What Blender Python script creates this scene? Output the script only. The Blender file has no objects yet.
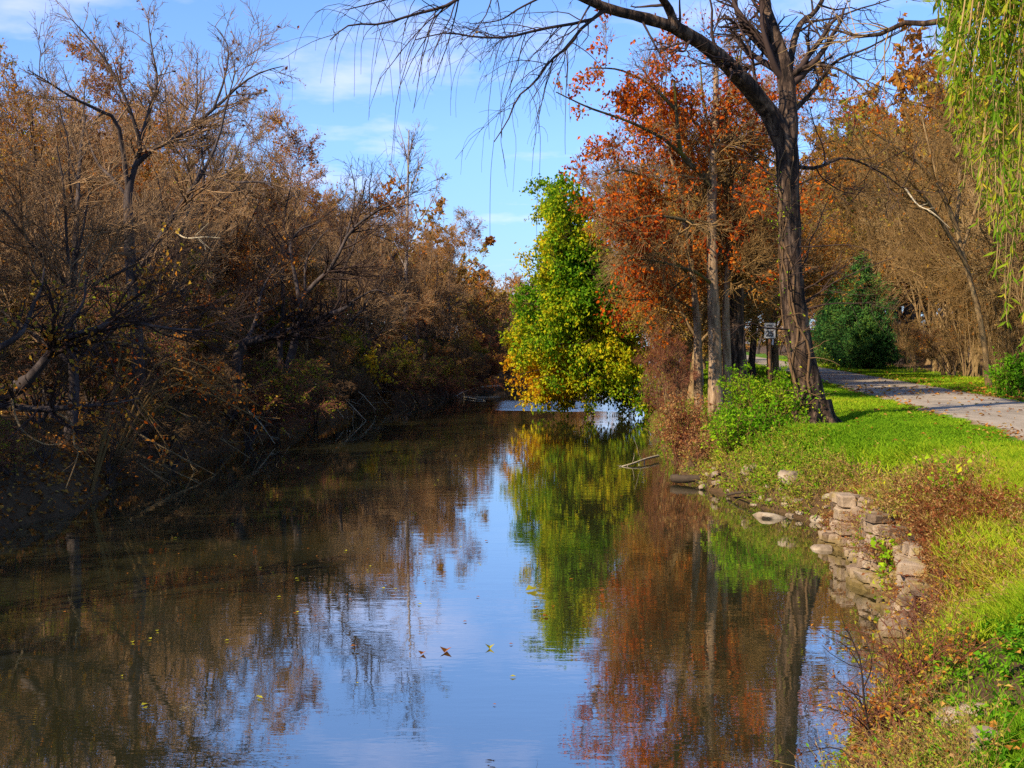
import bpy, math, numpy as np
from mathutils import Vector

sc = bpy.context.scene
COL = sc.collection
RAD = math.radians

# ------------------------------------------------------------------ camera
F_PX = 1236.0
PITCH = math.atan(39.0 / F_PX)
CAM_H = 3.0
cam_d = bpy.data.cameras.new('camera')
cam = bpy.data.objects.new('camera', cam_d)
COL.objects.link(cam)
cam.location = (0, 0, CAM_H)
cam.rotation_euler = (RAD(90) - PITCH, 0, 0)
cam_d.sensor_width = 36
cam_d.lens = 36 * F_PX / 1024
cam_d.clip_start = 0.1
cam_d.clip_end = 3000
sc.camera = cam
CP, SP = math.cos(PITCH), math.sin(PITCH)


def at(px, py, d):
    """world point that stands d metres ahead, read off the survey of the photo"""
    rx, ru = (px - 512) / F_PX, (384 - py) / F_PX
    y = CP + ru * SP
    z = -SP + ru * CP
    k = d / y
    return np.array([rx * k, d, CAM_H + z * k])


# ------------------------------------------------------------------ mesh helpers
def fnoise(p, freq, seed, octaves=2):
    r = np.random.default_rng(seed)
    p = np.asarray(p, float)
    out = np.zeros(len(p))
    amp, tot = 1.0, 0.0
    for o in range(octaves):
        s = np.zeros(len(p))
        for _ in range(6):
            k = r.normal(size=p.shape[1])
            k = k / np.linalg.norm(k) * freq * (2.1 ** o) * r.uniform(.6, 1.4)
            s += np.sin(p @ k + r.uniform(0, 6.28))
        out += amp * s / 2.4
        tot += amp
        amp *= .55
    return out / tot


class MB:
    def __init__(self):
        self.v, self.f3, self.f4, self.m3, self.m4, self.a = [], [], [], [], [], []
        self.s3, self.s4 = [], []
        self.n = 0

    def add(self, v, f, mat=0, var=0.0, smooth=False):
        v = np.asarray(v, float).reshape(-1, 3)
        f = np.asarray(f, int)
        self.v.append(v)
        va = np.broadcast_to(np.asarray(var, float), (len(v),)) if np.ndim(var) <= 1 else var
        self.a.append(np.array(va))
        if f.shape[1] == 3:
            self.f3.append(f + self.n); self.m3.append(np.full(len(f), mat)); self.s3.append(np.full(len(f), smooth))
        else:
            self.f4.append(f + self.n); self.m4.append(np.full(len(f), mat)); self.s4.append(np.full(len(f), smooth))
        self.n += len(v)
        return self

    def tubes(self, P, R, S=3, mat=0, var=0.0, smooth=True, rough=0.0, rng=None):
        P = np.asarray(P, float); R = np.asarray(R, float)
        N, K, _ = P.shape
        T = np.gradient(P, axis=1)
        T /= np.linalg.norm(T, axis=2, keepdims=True) + 1e-9
        T0 = T.mean(axis=1)
        ref = np.where(np.abs(T0[:, 2:3]) < .8, np.array([[0, 0, 1.]]), np.array([[1., 0, 0]]))
        U = np.cross(ref[:, None, :], T)
        U /= np.linalg.norm(U, axis=2, keepdims=True) + 1e-9
        W = np.cross(T, U)
        a = np.arange(S) * 2 * math.pi / S
        rr = R[:, :, None, None]
        if rough:
            rr = rr * (1 + rough * rng.normal(size=(N, K, S, 1)))
        V = P[:, :, None, :] + rr * (np.cos(a)[None, None, :, None] * U[:, :, None, :] + np.sin(a)[None, None, :, None] * W[:, :, None, :])
        i = np.arange(N)[:, None, None] * K * S
        k = np.arange(K - 1)[None, :, None] * S
        s = np.arange(S)[None, None, :]
        s2 = (s + 1) % S
        f = np.stack([i + k + s, i + k + s2, i + k + S + s2, i + k + S + s], axis=-1).reshape(-1, 4)
        if np.ndim(var) == 1:
            var = np.repeat(var, K * S)
        return self.add(V.reshape(-1, 3), f, mat, var, smooth)

    def leaves(self, C, D, Nn, L, W, mat=1, var=0.0, fold=.25):
        """kite-shaped leaves: base C, direction D, normal Nn"""
        C = np.asarray(C); n = len(C)
        L = np.broadcast_to(L, (n,))[:, None]; W = np.broadcast_to(W, (n,))[:, None]
        S = np.cross(D, Nn); S /= np.linalg.norm(S, axis=1, keepdims=True) + 1e-9
        Nn = np.cross(S, D)
        V = np.stack([C, C + D * L * .45 + S * W * .5 + Nn * W * fold, C + D * L, C + D * L * .45 - S * W * .5 + Nn * W * fold], axis=1)
        i = np.arange(n)[:, None] * 4
        f = np.concatenate([np.concatenate([i, i + 1, i + 2], 1), np.concatenate([i, i + 2, i + 3], 1)])
        if np.ndim(var) == 1:
            var = np.repeat(var, 4)
        return self.add(V.reshape(-1, 3), f, mat, var)

    def mesh(self, name, mats):
        me = bpy.data.meshes.new(name)
        V = np.concatenate(self.v); A = np.concatenate(self.a)
        me.vertices.add(len(V)); me.vertices.foreach_set('co', V.astype(np.float32).ravel())
        f3 = np.concatenate(self.f3) if self.f3 else np.zeros((0, 3), int)
        f4 = np.concatenate(self.f4) if self.f4 else np.zeros((0, 4), int)
        loops = np.concatenate([f3.ravel(), f4.ravel()]).astype(np.int32)
        me.loops.add(len(loops)); me.loops.foreach_set('vertex_index', loops)
        st = np.concatenate([np.arange(len(f3)) * 3, len(f3) * 3 + np.arange(len(f4)) * 4]).astype(np.int32)
        me.polygons.add(len(st)); me.polygons.foreach_set('loop_start', st)
        mi = np.concatenate(self.m3 + self.m4).astype(np.int32)
        sm = np.concatenate(self.s3 + self.s4).astype(bool)
        for m in mats:
            me.materials.append(m)
        me.polygons.foreach_set('material_index', mi)
        me.polygons.foreach_set('use_smooth', sm)
        at_ = me.attributes.new('var', 'FLOAT', 'POINT')
        at_.data.foreach_set('value', A.astype(np.float32))
        me.update(calc_edges=True)
        return me


def link(name, data, parent=None, loc=None):
    o = bpy.data.objects.new(name, data)
    COL.objects.link(o)
    if parent is not None:
        o.parent = parent
    if loc is not None:
        o.location = loc
    return o


def tag(o, label=None, cat=None, group=None, kind=None):
    if label: o['label'] = label
    if cat: o['category'] = cat
    if group: o['group'] = group
    if kind: o['kind'] = kind
    return o


def thing(name, label, cat, loc=(0, 0, 0), group=None):
    return tag(link(name, None, loc=loc), label, cat, group)


def dup(root, label=None):
    c = root.copy(); COL.objects.link(c)
    for ch in [o for o in COL.objects if o.parent == root]:
        d = ch.copy(); COL.objects.link(d); d.parent = c
    if label: c['label'] = label
    return c


# ------------------------------------------------------------------ materials
def new_mat(name):
    m = bpy.data.materials.new(name); m.use_nodes = True
    nt = m.node_tree; nt.nodes.clear()
    out = nt.nodes.new('ShaderNodeOutputMaterial')
    return m, nt, out


def ramp(nt, fac, stops, interp='LINEAR'):
    r = nt.nodes.new('ShaderNodeValToRGB'); r.color_ramp.interpolation = interp
    e = r.color_ramp.elements
    while len(e) < len(stops): e.new(.5)
    for el, (p, c) in zip(e, stops):
        el.position = p; el.color = (*c, 1) if len(c) == 3 else c
    nt.links.new(fac, r.inputs[0])
    return r.outputs[0]


def noise(nt, scale, detail=4, rough=.6, coord='Object', stretch=None):
    tc = nt.nodes.new('ShaderNodeTexCoord')
    n = nt.nodes.new('ShaderNodeTexNoise'); n.inputs['Scale'].default_value = scale
    n.inputs['Detail'].default_value = detail; n.inputs['Roughness'].default_value = rough
    if stretch:
        mp = nt.nodes.new('ShaderNodeMapping'); mp.inputs['Scale'].default_value = stretch
        nt.links.new(tc.outputs[coord], mp.inputs[0]); nt.links.new(mp.outputs[0], n.inputs['Vector'])
    else:
        nt.links.new(tc.outputs[coord], n.inputs['Vector'])
    return n.outputs['Fac']


def attr(nt, name='var'):
    a = nt.nodes.new('ShaderNodeAttribute'); a.attribute_name = name
    return a.outputs['Fac']


def math_(nt, op, a, b=None, c=None):
    n = nt.nodes.new('ShaderNodeMath'); n.operation = op
    for i, x in enumerate((a, b, c)):
        if x is None: continue
        if isinstance(x, (int, float)): n.inputs[i].default_value = x
        else: nt.links.new(x, n.inputs[i])
    return n.outputs[0]


def bump(nt, h, strength, dist):
    b = nt.nodes.new('ShaderNodeBump'); b.inputs['Strength'].default_value = strength
    b.inputs['Distance'].default_value = dist
    nt.links.new(h, b.inputs['Height'])
    return b.outputs[0]


def leaf_mat(name, stops, transl=.4, hue=0.0):
    m, nt, out = new_mat(name)
    fac = attr(nt)
    if hue:
        oi = nt.nodes.new('ShaderNodeObjectInfo')
        s = math_(nt, 'SUBTRACT', oi.outputs['Random'], .5)
        fac = math_(nt, 'MULTIPLY_ADD', s, hue, fac)
    c = ramp(nt, fac, stops)
    d = nt.nodes.new('ShaderNodeBsdfDiffuse'); t = nt.nodes.new('ShaderNodeBsdfTranslucent')
    nt.links.new(c, d.inputs[0]); nt.links.new(c, t.inputs[0])
    x = nt.nodes.new('ShaderNodeMixShader'); x.inputs[0].default_value = transl
    nt.links.new(d.outputs[0], x.inputs[1]); nt.links.new(t.outputs[0], x.inputs[2])
    nt.links.new(x.outputs[0], out.inputs[0])
    return m


def bark_mat(name, stops, scale=6, stretch=(1, 1, .18), bs=.8, bd=.03, moss=None):
    m, nt, out = new_mat(name)
    p = nt.nodes.new('ShaderNodeBsdfPrincipled'); p.inputs['Roughness'].default_value = .9
    p.inputs['Specular IOR Level'].default_value = .15
    n = noise(nt, scale, 6, .65, stretch=stretch)
    c = ramp(nt, n, stops)
    if moss:
        n2 = noise(nt, 1.3, 3, .6)
        mf = ramp(nt, n2, [(.5, (0, 0, 0)), (.62, (1, 1, 1))])
        mx = nt.nodes.new('ShaderNodeMix'); mx.data_type = 'RGBA'
        nt.links.new(mf, mx.inputs['Factor']); nt.links.new(c, mx.inputs[6]); mx.inputs[7].default_value = (*moss, 1)
        c = mx.outputs[2]
    nt.links.new(c, p.inputs['Base Color'])
    v = noise(nt, scale * 1.7, 5, .7, stretch=stretch)
    nt.links.new(bump(nt, v, bs, bd), p.inputs['Normal'])
    nt.links.new(p.outputs[0], out.inputs[0])
    return m


def twig_mat(name, stops):
    m, nt, out = new_mat(name)
    oi = nt.nodes.new('ShaderNodeObjectInfo')
    f = math_(nt, 'ADD', math_(nt, 'MULTIPLY', oi.outputs['Random'], .6), math_(nt, 'MULTIPLY', attr(nt), .4))
    c = ramp(nt, f, stops)
    d = nt.nodes.new('ShaderNodeBsdfDiffuse'); nt.links.new(c, d.inputs[0])
    nt.links.new(d.outputs[0], out.inputs[0])
    return m


def plain_mat(name, stops, scale=5, rough=.85, bs=.5, bd=.02, detail=6, stretch=None):
    m, nt, out = new_mat(name)
    p = nt.nodes.new('ShaderNodeBsdfPrincipled'); p.inputs['Roughness'].default_value = rough
    p.inputs['Specular IOR Level'].default_value = .2
    n = noise(nt, scale, detail, .65, stretch=stretch)
    nt.links.new(ramp(nt, n, stops), p.inputs['Base Color'])
    nt.links.new(bump(nt, noise(nt, scale * 3, 5, .7), bs, bd), p.inputs['Normal'])
    nt.links.new(p.outputs[0], out.inputs[0])
    return m


M = {}
M['bark_dark'] = bark_mat('bark_dark', [(.36, (.007, .005, .004)), (.5, (.05, .03, .019)), (.66, (.20, .125, .075))], 9, bs=1.0, bd=.06)
M['bark_oak'] = bark_mat('bark_oak', [(.32, (.06, .035, .018)), (.5, (.27, .17, .09)), (.68, (.46, .31, .18))], 9, bs=1.0, bd=.05)
M['bark_mossy'] = bark_mat('bark_mossy', [(.3, (.03, .022, .012)), (.5, (.085, .065, .03)), (.7, (.15, .115, .06))], 7, moss=(.12, .10, .015))
M['bark_grey'] = bark_mat('bark_grey', [(.3, (.03, .022, .018)), (.5, (.065, .048, .04)), (.7, (.12, .09, .075))], 6)
M['bark_pale'] = bark_mat('bark_pale', [(.3, (.16, .12, .10)), (.5, (.30, .24, .20)), (.7, (.42, .35, .30))], 6)
M['bark_tan'] = bark_mat('bark_tan', [(.3, (.12, .07, .03)), (.5, (.25, .155, .065)), (.7, (.36, .25, .11))], 6)
M['twig_dark'] = twig_mat('twig_dark', [(0, (.03, .02, .016)), (1, (.075, .048, .038))])
M['twig_purple'] = twig_mat('twig_purple', [(0, (.11, .06, .035)), (.25, (.24, .15, .08)), (.5, (.38, .235, .115)), (.75, (.30, .14, .05)), (1, (.37, .29, .15))])
M['twig_brown'] = twig_mat('twig_brown', [(0, (.15, .085, .03)), (.5, (.24, .14, .05)), (1, (.28, .18, .08))])
M['twig_thicket'] = twig_mat('twig_thicket', [(0, (.12, .07, .035)), (.5, (.17, .10, .05)), (1, (.22, .14, .06))])  # thicket brown darkened so the colour itself carries the far bank's shade
M['twig_red'] = twig_mat('twig_red', [(0, (.15, .05, .03)), (.5, (.20, .075, .04)), (1, (.24, .12, .07))])
M['twig_tan'] = twig_mat('twig_tan', [(0, (.22, .12, .04)), (.5, (.32, .19, .07)), (1, (.40, .27, .12))])
M['leaf_rust'] = leaf_mat('leaf_rust', [(0, (.18, .05, .016)), (.3, (.37, .11, .018)), (.52, (.52, .20, .025)), (.74, (.48, .30, .035)), (1, (.24, .28, .02))], hue=.6)
M['leaf_oak'] = leaf_mat('leaf_oak', [(0, (.26, .035, .010)), (.3, (.60, .11, .010)), (.7, (.66, .20, .018)), (1, (.44, .25, .05))])
M['leaf_tan'] = leaf_mat('leaf_tan', [(0, (.36, .10, .015)), (.35, (.46, .17, .025)), (.7, (.42, .25, .04)), (1, (.30, .28, .04))], hue=.4)
M['leaf_turning'] = leaf_mat('leaf_turning', [(0, (.045, .14, .008)), (.2, (.13, .28, .012)), (.42, (.34, .42, .014)), (.64, (.64, .54, .018)), (.86, (.68, .42, .014)), (1, (.6, .25, .012))], .45)
M['leaf_willow'] = leaf_mat('leaf_willow', [(0, (.10, .22, .012)), (.4, (.26, .38, .02)), (.75, (.50, .47, .03)), (1, (.60, .38, .05))], .5)
M['leaf_green'] = leaf_mat('leaf_green', [(0, (.06, .20, .008)), (.4, (.18, .38, .010)), (.75, (.38, .52, .02)), (1, (.55, .50, .02))], .4)
M['leaf_deep'] = leaf_mat('leaf_deep', [(0, (.05, .16, .008)), (.5, (.12, .31, .012)), (1, (.28, .42, .02))], .4)
M['leaf_olive'] = leaf_mat('leaf_olive', [(0, (.09, .12, .012)), (.45, (.24, .26, .02)), (.75, (.42, .33, .03)), (1, (.46, .20, .03))], hue=.4)
M['leaf_yellow'] = leaf_mat('leaf_yellow', [(0, (.60, .30, .015)), (.6, (.70, .45, .02)), (1, (.55, .50, .04))], .45)
M['needles'] = leaf_mat('needles', [(0, (.014, .05, .012)), (.4, (.035, .11, .025)), (.7, (.085, .19, .035)), (1, (.20, .26, .03))], .15)
M['grass'] = leaf_mat('grass', [(0, (.08, .19, .008)), (.35, (.19, .34, .012)), (.6, (.36, .44, .018)), (.8, (.50, .42, .04)), (1, (.46, .28, .06))], .35)
M['weeds'] = leaf_mat('weeds', [(0, (.20, .05, .02)), (.2, (.34, .14, .045)), (.42, (.46, .29, .11)), (.58, (.42, .33, .05)), (.75, (.30, .40, .02)), (1, (.12, .30, .01))], .35)
M['litter'] = leaf_mat('litter', [(0, (.14, .05, .015)), (.4, (.34, .12, .02)), (.7, (.45, .22, .04)), (1, (.5, .33, .08))], .2)
M['rock'] = plain_mat('rock', [(.3, (.13, .095, .06)), (.5, (.30, .22, .14)), (.7, (.42, .34, .23))], 4)
M['wet_log'] = plain_mat('wet_log', [(.3, (.02, .015, .01)), (.7, (.09, .06, .035))], 6)
M['bleached'] = plain_mat('bleached', [(.3, (.35, .26, .14)), (.7, (.62, .52, .34))], 8)
M['wood_post'] = plain_mat('wood_post', [(.3, (.20, .09, .035)), (.7, (.33, .16, .07))], 8, stretch=(6, 6, .6))
M['sign_white'] = plain_mat('sign_white', [(.3, (.30, .28, .25)), (.7, (.42, .40, .36))], 6, rough=.5, bs=.05)
M['sign_black'] = plain_mat('sign_black', [(.3, (.04, .037, .034)), (.7, (.08, .072, .066))], 6, rough=.5, bs=.05)
M['sign_grey'] = plain_mat('sign_grey', [(.3, (.22, .23, .25)), (.7, (.32, .33, .36))], 6, rough=.5, bs=.05)


def wall_material():
    m, nt, out = new_mat('wall_stone')
    p = nt.nodes.new('ShaderNodeBsdfPrincipled'); p.inputs['Roughness'].default_value = .9
    p.inputs['Specular IOR Level'].default_value = .2
    f = math_(nt, 'ADD', math_(nt, 'MULTIPLY', attr(nt), .45), math_(nt, 'MULTIPLY', noise(nt, 7, 6, .7), .6))
    c = ramp(nt, f, [(.25, (.10, .062, .035)), (.45, (.23, .155, .095)), (.65, (.37, .265, .165)), (.85, (.28, .21, .14))])
    n2 = noise(nt, 2.2, 4, .65)
    mf = ramp(nt, n2, [(.52, (0, 0, 0)), (.66, (1, 1, 1))])
    mx = nt.nodes.new('ShaderNodeMix'); mx.data_type = 'RGBA'
    nt.links.new(mf, mx.inputs['Factor']); nt.links.new(c, mx.inputs[6]); mx.inputs[7].default_value = (.30, .21, .05, 1)
    tc = nt.nodes.new('ShaderNodeTexCoord'); sx = nt.nodes.new('ShaderNodeSeparateXYZ'); nt.links.new(tc.outputs['Object'], sx.inputs[0])
    zf = math_(nt, 'ADD', sx.outputs['Z'], math_(nt, 'MULTIPLY', math_(nt, 'SUBTRACT', noise(nt, 3, 4, .6), .5), .35))
    m2 = nt.nodes.new('ShaderNodeMix'); m2.data_type = 'RGBA'
    nt.links.new(ramp(nt, zf, [(.04, (1, 1, 1)), (.20, (0, 0, 0))]), m2.inputs['Factor'])
    nt.links.new(mx.outputs[2], m2.inputs[6]); m2.inputs[7].default_value = (.17, .115, .035, 1)
    nt.links.new(m2.outputs[2], p.inputs['Base Color'])
    nt.links.new(bump(nt, noise(nt, 18, 6, .75), .9, .02), p.inputs['Normal'])
    nt.links.new(p.outputs[0], out.inputs[0])
    return m


M['wall'] = wall_material()
M['mortar'] = plain_mat('mortar', [(.3, (.10, .065, .04)), (.7, (.25, .17, .105))], 9, bs=1, bd=.05)

# ------------------------------------------------------------------ terrain
XRk = np.array([(-30, -9), (-5, -3), (0, -1.2), (3, 0), (5, .9), (7, 1.6), (8.8, 2.3), (10.5, 3.2), (12.6, 4.0), (16.9, 4.65), (18.3, 4.75),
                (20, 5.1), (22, 4.8), (24, 4.3), (26.5, 3.9), (30, 4.0), (39, 4.5), (57, 6.2), (70, 7.6), (90, 10), (120, 14.5), (160, 22), (200, 28), (300, 43), (600, 88)])
XLk = np.array([(-30, -8), (0, -7.6), (19, -7.9), (33, -8.3), (50, -7.0), (67, -4.8), (86, -1.2), (100, 2.2), (120, 6.5), (160, 13.5), (200, 19), (300, 34), (600, 78)])


def XR(y):
    y = np.asarray(y, float)
    return np.interp(y, XRk[:, 0], XRk[:, 1]) + .10 * np.sin(y * 1.9) + .07 * np.sin(y * 4.3 + 1)


def XL(y):
    y = np.asarray(y, float)
    return np.interp(y, XLk[:, 0], XLk[:, 1]) + .2 * np.sin(y * .9) + .1 * np.sin(y * 2.3 + 1)


def XC(y):
    return 7.55 + .142 * np.asarray(y, float)


def G(x, y):
    x = np.asarray(x, float); y = np.asarray(y, float)
    tr = x - XR(y); tl = XL(y) - x
    wall = np.clip(1 - np.abs(y - 14.9) / 4.2, 0, 1)
    wall = np.clip(wall * 3, 0, 1)
    prof = np.interp(tr, [-1.5, -.3, 0, .35, .8, 2.0, 4.0, 30], [-.9, -.35, -.12, .36, .72, 1.18, 1.38, 1.5])
    profw = np.interp(tr, [-1.5, -.3, .1, .42, .8, 2.0, 4.0, 30], [-.9, -.35, -.3, .80, .93, 1.22, 1.38, 1.5])
    zr = prof * (1 - wall) + profw * wall
    d = np.abs(x - XC(y))
    p2 = np.stack([x.ravel(), y.ravel()], 1)
    nz = fnoise(p2, 1.1, 5, 3).reshape(x.shape)
    amp = np.clip((d - 2.0) / 2.5, 0, 1) * np.clip((tr - .1) * 1.5, .1, 1)
    zr = zr + .085 * nz * amp
    far = np.clip((y - 10) / 30, 0, 1)
    hill = np.clip(x - (XC(y) + 9 + 8 * (1 - far)), 0, 60) * .15 * far
    zl = np.interp(tl, [-1.5, -.3, 0, .5, 1.5, 4, 20, 60, 200], [-.9, -.35, -.12, .5, .9, 1.25, 1.9, 4, 8]) + .12 * nz * np.clip(tl, 0, 1)
    mid = 0.5 * (XR(y) + XL(y))
    return np.where(x > mid, zr + hill, zl)


def g(x, y):
    return float(G(np.array([x]), np.array([y]))[0])


ys = [-30.0]
while ys[-1] < 600:
    y = ys[-1]
    ys.append(y + (.28 if 3 < y < 32 else (.5 if y < 60 else (1.2 if y < 130 else 12))) if y > -5 else y + 2.5)
ys = np.array(ys)
offs = np.concatenate([np.linspace(0, 1.2, 9), np.linspace(1.45, 8, 24), np.linspace(8.6, 30, 26), [34, 40, 48, 60, 80, 120, 200, 400]])
rowsx = []
for y in ys:
    xl, xr = XL(y), XR(y)
    bed = np.linspace(xl + .3, xr - .3, 6)
    rowsx.append(np.concatenate([xl - offs[::-1], bed, xr + offs]))
GX = np.array(rowsx); GY = np.repeat(ys[:, None], GX.shape[1], 1)
GZ = G(GX, GY)
GZ[:, len(offs):len(offs) + 6] = np.minimum(GZ[:, len(offs):len(offs) + 6], -.5)
nr, nc = GX.shape
idx = np.arange(nr * nc).reshape(nr, nc)
fq = np.stack([idx[:-1, :-1], idx[:-1, 1:], idx[1:, 1:], idx[1:, :-1]], -1).reshape(-1, 4)


def ground_mat():
    m, nt, out = new_mat('ground')
    p = nt.nodes.new('ShaderNodeBsdfPrincipled'); p.inputs['Roughness'].default_value = .95
    p.inputs['Specular IOR Level'].default_value = .1
    a = attr(nt)
    n1 = noise(nt, .9, 5, .65); n2 = noise(nt, 14, 5, .7)
    f = math_(nt, 'ADD', a, math_(nt, 'MULTIPLY', math_(nt, 'SUBTRACT', n1, .5), .7))
    c1 = ramp(nt, f, [(0, (.10, .06, .03)), (.3, (.19, .12, .055)), (.5, (.20, .13, .045)), (.62, (.11, .15, .015)), (1, (.10, .20, .010))])
    mx = nt.nodes.new('ShaderNodeMix'); mx.data_type = 'RGBA'; mx.blend_type = 'MULTIPLY'
    mx.inputs['Factor'].default_value = .7
    nt.links.new(c1, mx.inputs[6])
    nt.links.new(ramp(nt, n2, [(.3, (.45, .42, .38)), (.7, (1.25, 1.2, 1.1))]), mx.inputs[7])
    nt.links.new(mx.outputs[2], p.inputs['Base Color'])
    nt.links.new(bump(nt, n2, .9, .06), p.inputs['Normal'])
    nt.links.new(p.outputs[0], out.inputs[0])
    return m


tr = GX - XR(GY)
green = np.clip((tr - 1.9) / 1.2, 0, 1)
dxc = GX - XC(GY)
green = np.where(dxc > 5.5, np.clip(1 - (dxc - 5.5) / 3, 0, 1), green) * (GX > XR(GY))
MB_ = MB(); MB_.add(np.stack([GX, GY, GZ], -1).reshape(-1, 3), fq, 0, green.ravel(), True)
ground = link('ground', MB_.mesh('ground', [ground_mat()])); tag(ground, kind='structure')

# water -----------------------------------------------------------------
def water_mat():
    m, nt, out = new_mat('water')
    tc = nt.nodes.new('ShaderNodeTexCoord')
    sx = nt.nodes.new('ShaderNodeSeparateXYZ'); nt.links.new(tc.outputs['Object'], sx.inputs[0])
    h1 = noise(nt, 1.0, 3, .5, stretch=(1.1, 3.2, 1))
    h2 = noise(nt, 1.0, 2, .5, stretch=(5.5, 13, 1))
    # wind patch beyond the yellow tree
    yy, xx = sx.outputs['Y'], sx.outputs['X']
    wob = math_(nt, 'MULTIPLY', math_(nt, 'SUBTRACT', noise(nt, .35, 3, .6), .5), 5.0)
    band = math_(nt, 'ABSOLUTE', math_(nt, 'SUBTRACT', math_(nt, 'ADD', yy, wob), 61.5))
    patch = ramp(nt, math_(nt, 'DIVIDE', band, 12.0), [(.36, (1, 1, 1)), (.46, (0, 0, 0))])
    side = ramp(nt, math_(nt, 'MULTIPLY_ADD', xx, .1, .5), [(.40, (0, 0, 0)), (.46, (1, 1, 1))])
    patch = math_(nt, 'MULTIPLY', patch, side)
    calm = ramp(nt, noise(nt, .16, 3, .55, stretch=(.6, 1.6, 1)), [(.35, (.25,) * 3), (.7, (1,) * 3)])
    h = math_(nt, 'ADD', math_(nt, 'MULTIPLY', h1, 1.0), math_(nt, 'MULTIPLY', h2, .28))
    h = math_(nt, 'MULTIPLY', h, math_(nt, 'ADD', calm, math_(nt, 'MULTIPLY', patch, 14.0)))
    nrm = bump(nt, h, .7, WATER_BUMP)
    gl = nt.nodes.new('ShaderNodeBsdfGlossy'); gl.inputs['Roughness'].default_value = .012
    gl.inputs['Color'].default_value = (.96, .95, .92, 1)
    nt.links.new(nrm, gl.inputs['Normal'])
    df = nt.nodes.new('ShaderNodeBsdfDiffuse')
    df.inputs['Color'].default_value = (.032, .030, .012, 1)
    fr = nt.nodes.new('ShaderNodeFresnel'); fr.inputs['IOR'].default_value = 1.9
    nt.links.new(nrm, fr.inputs['Normal'])
    mx = nt.nodes.new('ShaderNodeMixShader')
    nt.links.new(math_(nt, 'MULTIPLY_ADD', fr.outputs[0], .5, .46), mx.inputs[0]); nt.links.new(df.outputs[0], mx.inputs[1]); nt.links.new(gl.outputs[0], mx.inputs[2])
    nt.links.new(mx.outputs[0], out.inputs[0])
    return m


WATER_BUMP = .0036
wy = np.concatenate([np.arange(-28, 130, .7), np.arange(130, 590, 10)])
wl, wr = XL(wy) - .45, XR(wy) + .4
WV = np.stack([np.stack([wl, wy, 0 * wy], 1), np.stack([wr, wy, 0 * wy], 1)], 1).reshape(-1, 3)
ii = np.arange(len(wy) - 1) * 2
WM = MB(); WM.add(WV, np.stack([ii, ii + 1, ii + 3, ii + 2], 1))
water = link('water', WM.mesh('water', [water_mat()])); tag(water, kind='structure')


# path ------------------------------------------------------------------
def path_mat():
    m, nt, out = new_mat('path_gravel')
    p = nt.nodes.new('ShaderNodeBsdfPrincipled'); p.inputs['Roughness'].default_value = .95
    p.inputs['Specular IOR Level'].default_value = .15
    a = attr(nt)
    n1 = noise(nt, 1.1, 5, .7, stretch=(1, .35, 1)); n2 = noise(nt, 40, 4, .7)
    f = math_(nt, 'ADD', math_(nt, 'MULTIPLY', n1, .75), math_(nt, 'MULTIPLY', n2, .3))
    c = ramp(nt, f, [(.33, (.20, .16, .11)), (.5, (.31, .25, .175)), (.65, (.40, .325, .235))])
    mx = nt.nodes.new('ShaderNodeMix'); mx.data_type = 'RGBA'
    e = math_(nt, 'ADD', a, math_(nt, 'MULTIPLY', math_(nt, 'SUBTRACT', noise(nt, 1.6, 5, .7), .5), 1.3))
    nt.links.new(ramp(nt, e, [(.55, (0, 0, 0)), (.85, (1, 1, 1))]), mx.inputs['Factor'])
    nt.links.new(c, mx.inputs[6]); mx.inputs[7].default_value = (.20, .115, .04, 1)
    nt.links.new(mx.outputs[2], p.inputs['Base Color'])
    nt.links.new(bump(nt, n2, .6, .015), p.inputs['Normal'])
    nt.links.new(p.outputs[0], out.inputs[0])
    return m


py_ = np.concatenate([np.arange(-25, 60, .5), np.arange(60, 400, 2.0)])
lanes = np.array([-2.0, -1.75, -1, 0, 1, 1.75, 2.0])
PX = XC(py_)[:, None] + lanes[None] + (np.abs(lanes) > 1.9) * .12 * np.sin(py_ * 2.1)[:, None]
PY = np.repeat(py_[:, None], 7, 1)
PZ = G(PX, PY) + .02 + .03 * (1 - (lanes / 2.0) ** 2)[None] - .06 * (np.abs(lanes) > 1.9)
pidx = np.arange(PX.size).reshape(PX.shape)
PM = MB(); PM.add(np.stack([PX, PY, PZ], -1).reshape(-1, 3), np.stack([pidx[:-1, :-1], pidx[:-1, 1:], pidx[1:, 1:], pidx[1:, :-1]], -1).reshape(-1, 4), 0,
                  np.tile(np.array([1, .75, .15, .2, .15, .75, 1.0]), len(py_)), True)
tag(link('path', PM.mesh('path', [path_mat()])), kind='structure')


# ------------------------------------------------------------------ plant growing
def resample(pts, K):
    """smooth curve through given points (Catmull-Rom)"""
    p = np.asarray(pts, float)
    n = len(p)
    q = np.vstack([2 * p[0] - p[1], p, 2 * p[-1] - p[-2]])
    t = np.linspace(0, n - 1 - 1e-6, K); i = t.astype(int); u = (t - i)[:, None]
    a, b, c, d = q[i], q[i + 1], q[i + 2], q[i + 3]
    return .5 * (2 * b + (c - a) * u + (2 * a - 5 * b + 4 * c - d) * u ** 2 + (3 * b - a - 3 * c + d) * u ** 3)


def unit(v):
    return v / (np.linalg.norm(v, axis=-1, keepdims=True) + 1e-9)


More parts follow.
